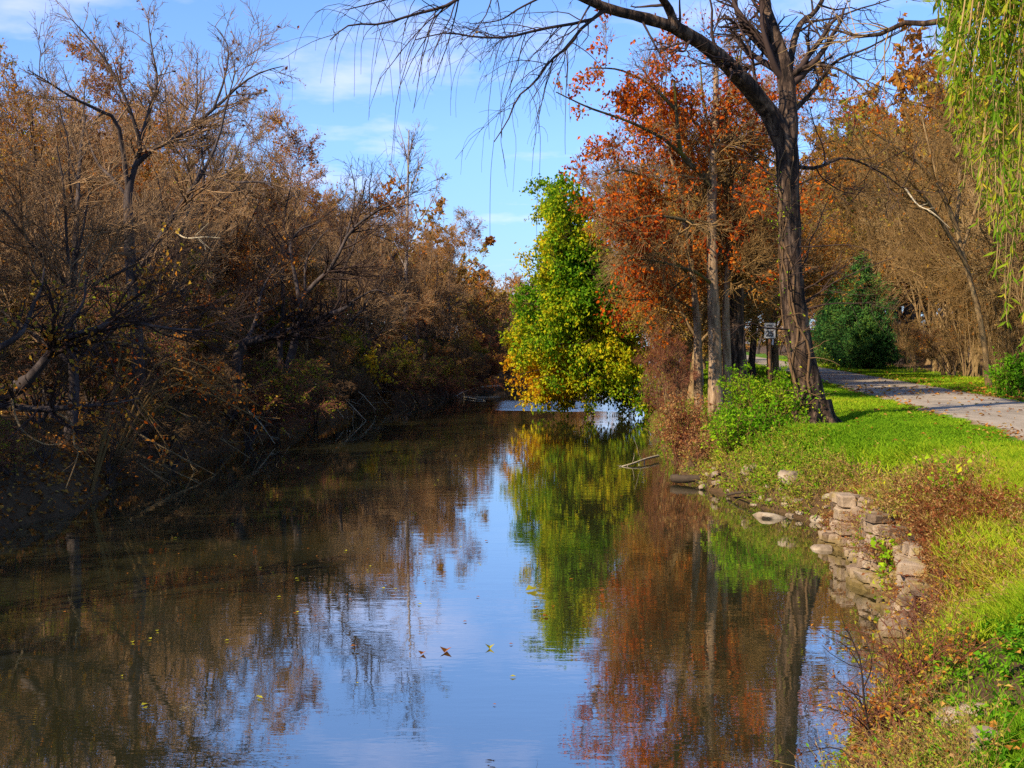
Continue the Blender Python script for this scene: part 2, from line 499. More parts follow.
def spawn(rng, P, R, n, t=(.2, 1.), ang=(45, 14), ratio=.5, K=5, wig=.12, trop=.0, rr=.6, taper=.3, rmin=.004, lvar=.35, tl=.55, absl=None, up0=0., even=False):
    N, Kp, _ = P.shape
    Ls = np.linalg.norm(np.diff(P, axis=1), axis=2).sum(1)
    if even: pi = np.repeat(np.arange(N), max(1, n // N)); n = len(pi)
    else: pi = rng.choice(N, n, p=Ls / Ls.sum())
    tt = rng.uniform(t[0], t[1], n)
    s = tt * (Kp - 1); i = np.minimum(s.astype(int), Kp - 2); u = (s - i)[:, None]
    p0 = P[pi, i] * (1 - u) + P[pi, i + 1] * u
    T = unit(P[pi, i + 1] - P[pi, i])
    r0 = (R[pi, i] * (1 - u[:, 0]) + R[pi, i + 1] * u[:, 0])
    rnd = rng.normal(size=(n, 3)); rnd[:, 2] += up0
    perp = unit(np.cross(np.cross(T, rnd), T))
    a = np.radians(rng.normal(ang[0], ang[1], n))[:, None]
    d = unit(np.cos(a) * T + np.sin(a) * perp)
    L = (Ls[pi] * ratio if absl is None else np.full(n, absl)) * (1 - tl * tt) * np.clip(rng.normal(1, lvar, n), .35, 1.8)
    out = np.zeros((n, K, 3)); out[:, 0] = p0
    for k in range(1, K):
        out[:, k] = out[:, k - 1] + d * (L / (K - 1))[:, None]
        d = d + wig * rng.normal(size=(n, 3)); d[:, 2] += trop
        d = unit(d)
    rb = np.maximum(r0 * rr, rmin)
    ra = np.linspace(1, taper, K)[None] * rb[:, None]
    return out, np.maximum(ra, rmin * .6)


def leaf_scatter(rng, mb, P, n, size, asp=.6, spread=.05, hang=.0, varf=None, clump=None, mat=1, up=.3, thr=0.0):
    N, K, _ = P.shape
    pi = rng.integers(0, N, n); s = rng.uniform(.15, 1, n) * (K - 1)
    i = np.minimum(s.astype(int), K - 2); u = (s - i)[:, None]
    C = P[pi, i] * (1 - u) + P[pi, i + 1] * u + rng.normal(size=(n, 3)) * spread
    if clump is not None:
        keep = fnoise(C, clump[0], clump[1], 2) + rng.normal(0, .12, n) > thr
        C = C[keep]; pi = pi[keep]
    n = len(C)
    if n == 0: return
    D = rng.normal(size=(n, 3)); D[:, 2] -= hang; D = unit(D)
    Nn = rng.normal(size=(n, 3)); Nn[:, 2] += up; Nn = unit(Nn)
    L = size * rng.uniform(.6, 1.35, n)
    v = rng.uniform(0, 1, n) if varf is None else np.clip(varf(C, rng), 0, 1)
    mb.leaves(C, D, Nn, L, L * asp, mat, v)


def rv(rng, n):
    return rng.uniform(0, 1, n)


def bare(seed, name, H=10., tr=.15, n1=14, n2=110, n3=900, n4=4200, bark='bark_grey', twig='twig_purple', leaf='leaf_rust', nleaf=1500, lsize=.11, clump=(.9, 0.0),
         ang1=(48, 12), r1=.55, up=.10, lean=(0, 0), slim=1.0, stems=1, droop=0., tw=.0065, varc=.5, raw=False):
    rng = np.random.default_rng(seed)
    Ps, Rs = [], []
    for s in range(stems):
        K = 12
        P = np.zeros((K, 3)); d = unit(np.array([rng.normal(lean[0], .25 * (stems > 1) + .05), rng.normal(lean[1], .25 * (stems > 1) + .05), 1.0]))
        P[0] = rng.normal(0, .12 * (stems > 1), 3) * [1, 1, 0] + [0, 0, -.25]
        h = H * (.82 if stems == 1 else rng.uniform(.6, .85))
        for k in range(1, K):
            P[k] = P[k - 1] + d * h / (K - 1)
            d = unit(d + rng.normal(size=3) * .09 + [0, 0, .03])
        Ps.append(P)
        R = tr * (1 - np.linspace(0, 1, K) ** .8 * .85) / (1 if stems == 1 else stems ** .4)
        R[0] *= 1.5; R[1] *= 1.1
        Rs.append(R)
    P0, R0 = np.array(Ps), np.array(Rs)
    P1, R1 = spawn(rng, P0, R0, n1 * stems, (.22, .97), ang1, r1, 8, .13, up, .6, .25, .012, tl=.62)
    P1[..., :2] *= 1
    P2, R2 = spawn(rng, P1, R1, n2, (.15, 1), (42, 14), .5, 6, .14, up * .8, .6, .3, .008)
    P3, R3 = spawn(rng, P2, R2, n3, (.15, 1), (40, 14), .52, 5, .14, up * .6 - droop, .6, .4, tw * 1.1)
    P4, R4 = spawn(rng, P3, R3, n4, (.1, 1), (38, 14), .6, 4, .14, up * .4 - droop, .7, .55, tw, absl=None)
    tm = MB()
    tm.tubes(P0, R0, 9, 0, rough=.05, rng=rng); tm.tubes(P1, R1, 6, 0)
    cm = MB()
    cm.tubes(P2, R2, 4, 0, rv(rng, len(P2))); cm.tubes(P3, R3, 3, 0, rv(rng, len(P3))); cm.tubes(P4, R4, 3, 0, rv(rng, len(P4)))
    if nleaf:
        leaf_scatter(rng, cm, P4, nleaf, lsize, clump=(clump[0], seed + 3), thr=clump[1], hang=.6,
                     varf=lambda C, r: varc + .28 * fnoise(C, .7, seed + 9) + r.normal(0, .16, len(C)))
    if raw: return tm, cm
    t = tm.mesh(name + '_trunk', [M[bark]])
    c = cm.mesh(name + '_crown', [M[twig], M[leaf]])
    return t, c


def plant_tree(name, label, cat, meshes, x, y, H, rot=0, H0=10., group=None, parts=('trunk', 'crown'), tilt=(0, 0), sxy=1.0):
    o = thing(name, label, cat, (x, y, g(x, y) - .05), group)
    k = H / H0
    o.scale = (k * sxy, k * sxy, k); o.rotation_euler = (tilt[0], tilt[1], rot)
    for pn, me in zip(parts, meshes):
        link(pn, me, o)
    return o


# ---- archetypes
arch = {}
for i in range(3):
    arch['spread%d' % i] = bare(10 + i, 'spreading_tree', nleaf=[6000, 2600, 8000][i], lsize=.085, clump=(.8, [.0, .15, -.1][i]), n4=6500, varc=[.45, .55, .35][i])
for i in range(2):
    arch['brown%d' % i] = bare(15 + i, 'brown_tree', n4=7000, nleaf=900, leaf='leaf_tan', twig='twig_brown', bark='bark_tan', clump=(.8, .1), tr=.12, n1=18, n2=140)
for i in range(2):
    arch['slim%d' % i] = bare(20 + i, 'slim_tree', H=10, tr=.10, n1=22, n2=120, n3=800, n4=3200, bark='bark_pale', nleaf=150, ang1=(36, 9), r1=.34, up=.12)
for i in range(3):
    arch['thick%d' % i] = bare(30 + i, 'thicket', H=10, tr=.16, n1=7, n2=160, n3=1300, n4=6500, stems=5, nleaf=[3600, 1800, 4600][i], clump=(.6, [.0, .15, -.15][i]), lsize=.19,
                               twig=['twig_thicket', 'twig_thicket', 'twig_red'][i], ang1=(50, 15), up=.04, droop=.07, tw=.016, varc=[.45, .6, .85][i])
for i in range(2):
    arch['tan%d' % i] = bare(40 + i, 'tan_tree', n4=5000, bark='bark_tan', twig='twig_brown', leaf='leaf_tan', nleaf=[17000, 12000][i], lsize=.12, clump=(.9, -.1), n1=18, n2=150)
for i in range(2):
    arch['sap%d' % i] = bare(50 + i, 'saplings', H=10, tr=.085, n1=9, n2=130, n3=700, n4=2600, stems=4, bark='bark_tan', twig='twig_tan', leaf='leaf_tan', nleaf=500, lsize=.13, ang1=(32, 10),
                             r1=.4, up=.1, tw=.009)
for i in range(3):
    arch['far%d' % i] = bare(60 + i, 'distant_tree', n1=12, n2=80, n3=520, n4=2000, tr=.14, twig=['twig_purple', 'twig_brown', 'twig_red'][i], leaf=['leaf_rust', 'leaf_tan', 'leaf_rust'][i],
                             nleaf=[900, 2600, 1800][i], lsize=.24, tw=.016, clump=(.6, 0))
for i in range(2):
    arch['olive%d' % i] = bare(36 + i, 'thicket', H=10, tr=.16, n1=7, n2=160, n3=1000, n4=4200, stems=5, nleaf=9000, clump=(.6, -.1), lsize=.2, leaf='leaf_olive', twig='twig_thicket', ang1=(50, 15), up=.04, droop=.06, tw=.014)
arch['over0'] = bare(70, 'overhang_shrub', H=10, tr=.14, n1=7, n2=150, n3=1200, n4=5500, stems=6, nleaf=1200, lsize=.17, twig='twig_red', up=.02, droop=.13, tw=.014, bark='bark_tan', ang1=(55, 15))

rng = np.random.default_rng(77)
SKY_L = np.array([(-300, 60), (0, 92), (40, 75), (80, 62), (150, 60), (230, 85), (270, 120), (300, 158), (340, 165), (380, 150), (420, 160), (450, 190), (475, 232), (490, 262), (530, 272), (640, 272)])


def to_px(x, y, z):
    dz = z - CAM_H
    f = y * CP - dz * SP
    return 512 + F_PX * x / f, 384 - F_PX * (y * SP + dz * CP) / f


# ---- the far-off wood that reads as one mass of twigs
MASS = MB()
LIGHT = [bare(80 + i, 'mass', n1=12, n2=60, n3=300, n4=800, tr=.14, nleaf=700, lsize=.26, tw=.028, clump=(.6, 0), varc=[.4, .6, .3][i], raw=True) for i in range(3)]
LOW = [bare(90 + i, 'mass', n1=6, n2=60, n3=380, n4=1000, tr=.14, stems=5, nleaf=1300, lsize=.34, tw=.04, clump=(.6, -.1), varc=[.4, .7][i], up=.03, droop=.06, raw=True) for i in range(2)]
mass_rng = np.random.default_rng(888)


def mass(x, y, H, sxy=1.0, low=False):
    a = mass_rng.uniform(0, 6.28); k = H / 10
    Rm = np.array([[math.cos(a), -math.sin(a), 0], [math.sin(a), math.cos(a), 0], [0, 0, 1]])
    src = (LOW if low else LIGHT)[mass_rng.integers(2 if low else 3)]
    dv = mass_rng.normal(0, .12)
    for q, mb in enumerate(src):
        V = np.concatenate(mb.v) * np.array([sxy, sxy, 1]) * k @ Rm.T + np.array([x, y, g(x, y) - .05])
        MASS.v.append(V); MASS.a.append(np.clip(np.concatenate(mb.a) + dv, 0, 1))
        for fs, ms, ss, F, Mm, S in ((mb.f3, mb.m3, mb.s3, MASS.f3, MASS.m3, MASS.s3), (mb.f4, mb.m4, mb.s4, MASS.f4, MASS.m4, MASS.s4)):
            if fs:
                F.append(np.concatenate(fs) + MASS.n); Mm.append(np.concatenate(ms) + q); S.append(np.concatenate(ss))
        MASS.n += len(V)


# ---- wood on the bank across the water
def far_bank():
    spots = []
    tries = 0
    while len(spots) < 135 and tries < 6000:
        tries += 1
        y = rng.uniform(4, 150) if rng.random() < .75 else rng.uniform(15, 70)
        off = rng.uniform(1.2, 16) if rng.random() < .75 else rng.uniform(14, 30)
        x = float(XL(y)) - off
        if y < 90 and abs(x - (-.0)) < .01: continue
        if off > 8 and to_px(x, y, 1)[0] < -130: continue
        if any((x - a) ** 2 + (y - b) ** 2 < 2.3 ** 2 * (1 if y < 70 else 1.6) for a, b, _ in spots): continue
        spots.append((x, y, off))
    for (x, y, off) in spots:
        px, _ = to_px(x, y, 1)
        z0 = g(x, y)
        ysky = np.interp(px, SKY_L[:, 0], SKY_L[:, 1])
        hmax = CAM_H + (345 - ysky) * y / F_PX - z0
        if px < -60: hmax = 8.5
        H = min(13.0, hmax) * (rng.uniform(.95, 1.2) if px < 235 else rng.uniform(.82, 1.06) if px < 425 else rng.uniform(.62, .86))
        if H < 3: H = 3
        if y > 85:
            m, lab, grp = arch['far%d' % rng.integers(3)], 'leafless brown tree in the distant wood round the bend of the canal', 'trees round the canal bend'
        elif rng.random() < .14:
            m, lab, grp = arch['slim%d' % rng.integers(2)], 'slim upright leafless tree with pale trunk in the wood across the water', 'slim pale trees across the water'
        elif rng.random() < .05:
            m, lab, grp = arch['tan%d' % rng.integers(2)], 'tree with withered tan leaves in the wood across the water', 'tan leaved trees across the water'
        else:
            m, lab, grp = arch['spread%d' % rng.integers(3)], 'spreading tree with grey twigs and few rusty leaves across the water', 'spreading trees across the water'
        plant_tree('tree', lab, 'tree', m, x, y, H, rng.uniform(0, 6.28), group=grp)
    for k in range(46):
        y = 14 + k * 1.9 + rng.uniform(-.6, .6)
        x = float(XL(y)) - rng.uniform(17, 30)
        px, _ = to_px(x, y, 1)
        if px < -90: continue
        hm = CAM_H + (345 - np.interp(px, SKY_L[:, 0], SKY_L[:, 1])) * y / F_PX - g(x, y)
        mass(x, y, max(4, min(13, hm * rng.uniform(.6, .9))), 1.25)
    for k in range(150):
        y = rng.uniform(45, 150)
        x = float(XL(y)) - rng.uniform(7, 34)
        mass(x, y, rng.uniform(3.2, 5.5) * (1 if y < 80 else .75), 1.5, True)
    # thicket along the water's edge
    y = 13.0
    while y < 120:
        x = float(XL(y)) - (rng.uniform(.0, 1.2) if y < 28 else rng.uniform(-.1, .9))
        H = rng.uniform(1.3, 2.2) if y < 28 else rng.uniform(1.9, 3.6) if y < 75 else rng.uniform(2.5, 4)
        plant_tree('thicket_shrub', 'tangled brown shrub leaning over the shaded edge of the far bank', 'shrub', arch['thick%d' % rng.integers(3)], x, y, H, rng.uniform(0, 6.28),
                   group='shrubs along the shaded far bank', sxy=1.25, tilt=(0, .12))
        if rng.random() < .34 and y > 20:
            plant_tree('thicket_shrub', 'yellow-green leafed shrub growing in the wood across the water', 'shrub', arch['olive%d' % rng.integers(2)], x - rng.uniform(.6, 4), y, rng.uniform(3.0, 5.2), rng.uniform(0, 6.28), group='yellow-green shrubs across the water', sxy=1.1)
        if rng.random() < .75 and y > 24:
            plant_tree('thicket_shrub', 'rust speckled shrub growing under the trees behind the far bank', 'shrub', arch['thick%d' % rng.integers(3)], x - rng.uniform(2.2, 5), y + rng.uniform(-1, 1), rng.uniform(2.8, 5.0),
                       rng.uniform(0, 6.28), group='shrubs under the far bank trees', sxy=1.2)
        y += rng.uniform(1.5, 2.3) * (1 if y < 60 else 1.7)


far_bank()

# ---- wood behind the path
SKY_R = np.array([(600, 205), (640, 190), (700, 175), (760, 130), (820, 112), (860, 95), (900, 78), (950, 60), (1000, 45), (1100, 60), (1400, 60)])


def path_wood():
    n = 0; spots = []
    tries = 0
    while n < 112 and tries < 5000:
        tries += 1
        y = rng.uniform(34, 190)
        x = float(XC(y)) + 5.5 + abs(rng.normal(0, 14)) + (2 if y > 70 else 0)
        if any((x - a) ** 2 + (y - b) ** 2 < 2.8 ** 2 for a, b in spots): continue
        px, _ = to_px(x, y, 1)
        if px > 1250: continue
        if 70 < y < 92 and x < 28: continue
        spots.append((x, y))
        ysky = np.interp(px, SKY_R[:, 0], SKY_R[:, 1])
        H = min(23, CAM_H + (345 - ysky) * y / F_PX - g(x, y)) * rng.uniform(.92, 1.18)
        if y > 90: m, lab, grp = arch['far%d' % rng.integers(1, 3)], 'russet brown tree in the wood on the slope far behind the path', 'trees on the slope behind the path'
        elif rng.random() < .5: m, lab, grp = arch['sap%d' % rng.integers(2)], 'clump of straight tan saplings at the edge of the wood by the path', 'sapling clumps by the path'
        elif rng.random() < .62: m, lab, grp = arch['brown%d' % rng.integers(2)], 'tangled leafless brown tree in the wood beside the path', 'leafless trees beside the path'
        else: m, lab, grp = arch['tan%d' % rng.integers(2)], 'brown tree with withered tan leaves in the wood beside the path', 'tan leaved trees beside the path'
        plant_tree('tree', lab, 'tree', m, x, y, max(H, 4), rng.uniform(0, 6.28), group=grp, sxy=.9)
        n += 1
    for k in range(26):
        y = rng.uniform(36, 68) if k < 20 else rng.uniform(92, 130)
        x = float(XC(y)) + 7 + rng.uniform(0, 9)
        px, _ = to_px(x, y, 1)
        top = np.interp(px, SKY_R[:, 0], SKY_R[:, 1]) + rng.uniform(-60, 60)
        plant_tree('tree', 'tall thin bare tree with tan stems rising above the wood by the path', 'tree', arch[['sap0', 'sap1', 'slim0', 'spread1'][k % 4]], x, y, min(20, (CAM_H + (345 - top) * y / F_PX - g(x, y)) * 1.1), rng.uniform(0, 6.28),
                   group='tall thin trees by the path', sxy=.75)
    y = 38.0
    while y < 120:
        if not 76 < y < 92:
            x = float(XC(y)) + 5.9 + rng.uniform(-.5, .9)
            plant_tree('brush', 'dry tan brush in the edge of the wood along the grass verge', 'shrub', arch['sap%d' % rng.integers(2)] if rng.random() < .8 else arch['thick1'], x, y, rng.uniform(2.6, 5.0), rng.uniform(0, 6.28),
                       group='brush along the verge', sxy=1.1)
        y += rng.uniform(1.3, 2.2)
    # strip between the canal and the path, beyond the oaks
    for k in range(26):
        y = rng.uniform(42, 140)
        lo, hi = float(XR(y)) + 1.0, float(XC(y)) - 4.5
        if hi < lo: continue
        x = rng.uniform(lo, lo + (hi - lo) * .6)
        plant_tree('tree', 'tree with dull orange leaves between the canal and the path beyond the oaks', 'tree', arch['tan%d' % (k % 2)] if y < 80 else arch['far1'], x, y, rng.uniform(7, 10.5) if y < 80 else rng.uniform(7, 9), rng.uniform(0, 6.28),
                   group='dull orange trees beyond the oaks')


path_wood()


def backdrop_wood():
    r = np.random.default_rng(4242)
    for px, d, ys_, kind in ((832, 92, 122, 'brown1'), (848, 70, 135, 'brown0'), (866, 96, 125, 'tan1'), (884, 66, 120, 'brown1'), (905, 62, 105, 'sap0'), (924, 58, 112, 'brown0'), (945, 60, 85, 'brown1'),
                             (856, 110, 130, 'brown0'), (965, 54, 90, 'sap1'), (985, 50, 80, 'brown0')):
        x = at(px, 400, d)[0]
        x = max(x, float(XC(d)) + 6.5) if px > 815 else min(x, float(XC(d)) - 3)
        plant_tree('tree', 'tall reddish brown tree in the wood around the evergreens', 'tree', arch[kind], x, d, min(24, (CAM_H + (345 - ys_) * d / F_PX - g(x, d)) * 1.1), r.uniform(0, 6.28), group='tall trees around the evergreens', sxy=.85)
    for px, d, H in ((912, 58, 9), (928, 52, 10), (944, 56, 11), (956, 49, 9.5), (968, 53, 11), (980, 47, 10), (994, 50, 11), (1008, 46, 10)):
        plant_tree('tree', 'upright clump of sunlit tan stems along the verge beyond the path', 'tree', arch['sap%d' % r.integers(2)], max(at(px, 400, d)[0], float(XC(d)) + 5.6), d, H, r.uniform(0, 6.28), group='sunlit stem clumps along the verge', sxy=.6)
    for k in range(34):
        y = r.uniform(95, 190)
        lo, hi = float(XR(y)) + 1.5, float(XC(y)) - 3.2
        if hi > lo: mass(r.uniform(lo, hi), y, r.uniform(3, 5), 1.4, True)
    for k in range(16):
        y = r.uniform(165, 225)
        x = at(r.uniform(470, 560), 300, y)[0]
        if XL(y) - 1 < x < XR(y) + 1: continue
        mass(x, y, (CAM_H + (345 - r.uniform(262, 282)) * y / F_PX - g(x, y)) * 1.05, 1.3)
    for k in range(30):
        y = r.uniform(190, 235)
        mass(r.uniform(18, 60), y, r.uniform(4, 6), 1.7, True)
    for k in range(70):
        y = r.uniform(150, 250)
        x = r.uniform(-12, 120) if k < 50 else r.uniform(-60, 0)
        if abs(x - XC(y)) < 4 and y < 190: continue
        if XL(y) - 1 < x < XR(y) + 1: continue
        mass(x, y, r.uniform(9, 13), 1.4)
        mass(x + r.uniform(-3, 3), y - r.uniform(2, 12), r.uniform(3.5, 5.5), 1.6, True) if abs(x - XC(y)) > 9 and x > XR(y) + 4 else None
    for px, d, ys_, kind in ((596, 62, 60, 'spread1'), (640, 52, 45, 'slim0'), (672, 58, 40, 'spread0'), (700, 50, 20, 'slim1'), (728, 56, 30, 'spread1'), (752, 62, 60, 'spread2'), (812, 70, 110, 'spread1'), (618, 70, 90, 'spread0')):
        x = max(at(px, 400, d)[0], float(XR(d)) + .9)
        if abs(x - XC(d)) < 2.6: x = float(XC(d)) - 2.8
        plant_tree('tree', 'tall leafless tree standing behind the orange oaks', 'tree', arch[kind], x, d, CAM_H + (345 - ys_) * d / F_PX - 1.4, r.uniform(0, 6.28), group='tall bare trees behind the oaks', sxy=.8)
    for px, d, ys_ in ((604, 58, 205), (628, 47, 175), (655, 52, 160), (684, 46, 150), (712, 55, 150), (742, 48, 165), (770, 58, 170), (668, 64, 170), (640, 66, 185), (725, 70, 160), (800, 66, 165)):
        x = at(px, 400, d)[0]
        if x < XR(d) + .8: x = float(XR(d)) + .8
        if abs(x - XC(d)) < 2.6: x = float(XC(d)) - 2.8
        plant_tree('tree', 'tree with dull orange leaves between the canal and the path beyond the oaks', 'tree', arch['tan%d' % r.integers(2)], x, d, CAM_H + (345 - ys_) * d / F_PX - 1.4, r.uniform(0, 6.28),
                   group='dull orange trees beyond the oaks', sxy=1.05)


backdrop_wood()
tag(link('distant_wood', MASS.mesh('distant_wood', [M['bark_grey'], M['twig_purple'], M['leaf_rust']])), 'far brown wood closing the view behind the nearer trees', 'wood', kind='stuff')


# ------------------------------------------------------------------ trees of their own shape
def limb(pts, w0, w1, K=14, d=None):
    """curve through survey points (px, py, distance); widths in metres"""
    P = resample([at(*p) for p in pts], K)
    R = np.linspace(w0, w1, K) / 2
    return P, R


def curves(ls):
    return np.array([p for p, _ in ls]), np.array([r for _, r in ls])


def rooted(name, label, cat, base, group=None):
    return thing(name, label, cat, tuple(base), group)


def sub_mesh(parent, name, mb, mats, base):
    me = mb.mesh(name, mats)
    me.transform(__import__('mathutils').Matrix.Translation(-Vector(base)))
    return link(name, me, parent)


def big_tree():
    rng = np.random.default_rng(501)
    bx, by = at(813, 412, 27)[0], 27.0
    base = np.array([bx, by, g(bx, by)])
    b = [base + [0.02, 0, -.4], base + [0, 0, .05]]
    trunk = resample(b + [at(*p) for p in [(808, 385, 27), (800, 345, 27), (794, 305, 27), (790, 260, 27), (789, 215, 27), (788, 175, 27), (786, 140, 27)]], 26)
    tw = np.interp(np.linspace(0, 1, 26), [0, .1, .18, .35, .6, .85, 1], [1.05, .84, .68, .56, .48, .46, .50]) / 2
    o = rooted('bare_tree', 'big dark tree with leaning ivy-twined trunk, its bare drooping limbs reaching over the canal', 'tree', base)
    tm = MB(); tm.tubes(trunk[None], tw[None], 16, 0, rough=.05, rng=rng)
    # root flare
    fl = []
    for a in np.linspace(0, 6.28, 8)[:-1]:
        e = base + np.array([math.cos(a) * .75, math.sin(a) * .75, 0]); e[2] = g(e[0], e[1]) - .08
        fl.append((resample([base + [math.cos(a) * .25, math.sin(a) * .25, .55], base + [math.cos(a) * .42, math.sin(a) * .42, .18], e], 7), np.linspace(.16, .05, 7)))
    P, R = curves(fl); tm.tubes(P, R, 7, 0, rough=.05, rng=rng)
    sub_mesh(o, 'trunk', tm, [M['bark_dark']], base)
    L0 = limb([(787, 150, 27), (772, 118, 26.9), (756, 96, 26.6), (731, 68, 26), (706, 46, 25.4), (674, 27, 24.8)], .46, .27)
    L1 = limb([(674, 27, 24.8), (640, 17, 24.4), (603, 7, 24), (560, -12, 23.4), (510, -22, 22.8), (470, -8, 22.2)], .24, .10)
    L2 = limb([(676, 28, 24.8), (668, 8, 24.6), (652, -18, 24), (630, -60, 23.5)], .20, .08)
    L3 = limb([(787, 148, 27), (788, 103, 27.2), (783, 60, 27.4), (770, 25, 27.6), (764, -10, 27.8), (770, -70, 28)], .44, .22)
    L4 = limb([(787, 95, 27.2), (793, 45, 27.8), (802, 22, 28.2), (815, 12, 28.5), (828, -14, 29), (838, -60, 29.5)], .17, .07)
    L5 = limb([(786, 75, 27.4), (740, 20, 28), (735, -20, 28.4), (728, -60, 28.8)], .14, .06)
    L6 = limb([(787, 118, 27.1), (812, 92, 27.6), (835, 62, 28), (868, 48, 28.5), (900, 30, 29)], .12, .02)
    L7 = limb([(788, 165, 27), (815, 168, 27.5), (845, 158, 28), (880, 172, 28.6), (905, 190, 29)], .10, .02)
    L8 = limb([(786, 80, 27.3), (808, 66, 27), (835, 68, 26.6), (860, 84, 26), (880, 110, 25.6)], .09, .02)
    P1, R1 = curves([L0, L1, L2, L3, L4, L5, L6, L7, L8])
    lm = MB(); lm.tubes(P1, R1, 10, 0, rough=.05, rng=rng)
    sub_mesh(o, 'limb', lm, [M['bark_dark']], base)
    # weeping boughs over the water
    B = [limb([(603, 8, 24), (590, 20, 23.9), (542, 29, 23.5), (508, 37, 23.2), (477, 37, 23), (446, 33, 22.8), (415, 40, 22.5)], .075, .02),
         limb([(606, 10, 24), (583, 27, 23.8), (566, 48, 23.6), (549, 62, 23.4), (535, 82, 23.2), (518, 97, 23), (508, 120, 22.9), (494, 142, 22.8)], .07, .018),
         limb([(470, -8, 22.2), (456, 0, 22.1), (443, 7, 22), (412, 15, 21.8), (381, 24, 21.5), (350, 25, 21.3), (330, 40, 21.1)], .08, .02),
         limb([(500, -20, 22.6), (440, -12, 22), (400, -4, 21.8), (370, 4, 21.5), (345, 10, 21.2)], .06, .016),
         limb([(640, 17, 24.4), (655, 45, 24.2), (668, 70, 24)], .05, .02),
         limb([(560, -12, 23.4), (520, 8, 23.2), (500, 20, 23), (470, 24, 22.8)], .05, .015)]
    PB, RB = curves(B)
    S1, T1 = spawn(rng, PB, RB, 62, (.1, 1), (42, 16), .30, 8, .12, -.10, .38, .4, .006, absl=1.6)
    S2, T2 = spawn(rng, np.concatenate([S1]), T1, 190, (.2, 1), (38, 16), .5, 7, .13, -.22, .6, .5, .0042, absl=1.0)
    S3, T3 = spawn(rng, PB, RB, 46, (.25, 1), (50, 14), .5, 10, .08, -.40, .35, .45, .0045, absl=2.6)
    # twigs on the other limbs
    U1, V1 = spawn(rng, P1[2:], R1[2:], 64, (.25, 1), (50, 12), .35, 8, .13, .05, .5, .3, .012, absl=2.6)
    U1b, V1b = spawn(rng, P1[:2], R1[:2], 12, (.3, 1), (55, 12), .35, 8, .13, .02, .25, .3, .010, absl=2.6, lvar=.15)
    U1 = np.concatenate([U1, U1b]); V1 = np.concatenate([V1, V1b])
    U2, V2 = spawn(rng, U1, V1, 460, (.15, 1), (45, 14), .45, 6, .14, .0, .6, .4, .007)
    U3, V3 = spawn(rng, U2, V2, 2000, (.1, 1), (40, 14), .5, 4, .14, -.06, .7, .5, .005)
    E1, W1 = spawn(rng, trunk[None, 8:], tw[None, 8:], 22, (.1, 1), (62, 10), .3, 8, .16, -.02, .08, .3, .008, absl=2.6, lvar=.2)
    E2, W2 = spawn(rng, E1, W1, 130, (.2, 1), (45, 14), .45, 5, .16, -.02, .6, .4, .006)
    cm = MB()
    for A, Bq, S in ((PB, RB, 6), (S1, T1, 4), (S2, T2, 3), (S3, T3, 3), (U1, V1, 5), (U2, V2, 3), (U3, V3, 3), (E1, W1, 4), (E2, W2, 3)):
        cm.tubes(A, Bq, S, 0, rv(rng, len(A)))
    leaf_scatter(rng, cm, U3, 160, .07, varf=lambda C, r: r.uniform(.4, 1, len(C)))
    sub_mesh(o, 'crown', cm, [M['twig_dark'], M['leaf_tan']], base)
    # vine stems on the lit side of the trunk
    vs = []
    for q in range(4):
        ph = rng.uniform(2.4, 4.9)
        kk = np.arange(2, 25)
        aa = ph + .55 * np.sin(kk * .45 + q * 2) + .25 * np.sin(kk * 1.3 + q)
        vs.append((resample(trunk[kk] + np.stack([np.cos(aa) * tw[kk], np.sin(aa) * tw[kk], 0 * aa], 1) * 1.04, 24), np.linspace(.030, .012, 24) * rng.uniform(.6, 1.2)))
    P, R = curves(vs)
    vm = MB(); vm.tubes(P, R, 6, 0, rv(rng, len(P)))
    h1, h2 = spawn(rng, P, R, 160, (0, .9), (70, 15), .1, 5, .2, -.05, .4, .4, .006, absl=.55)
    vm.tubes(h1, h2, 3, 0, rv(rng, len(h1)))
    leaf_scatter(rng, vm, np.concatenate([P[:, :5]] * 3), 380, .075, spread=.12, varf=lambda C, r: r.uniform(.1, .9, len(C)))
    leaf_scatter(rng, vm, h1, 260, .06, spread=.05, varf=lambda C, r: r.uniform(.4, 1, len(C)))
    vb = thing('vine', 'woody vine climbing the lit side of the big leaning trunk', 'vine', tuple(base))
    sub_mesh(vb, 'stem', vm, [M['twig_thicket'], M['leaf_green']], base)
    # the thing dangling from a long twig
    return o, S3


big, _ = big_tree()


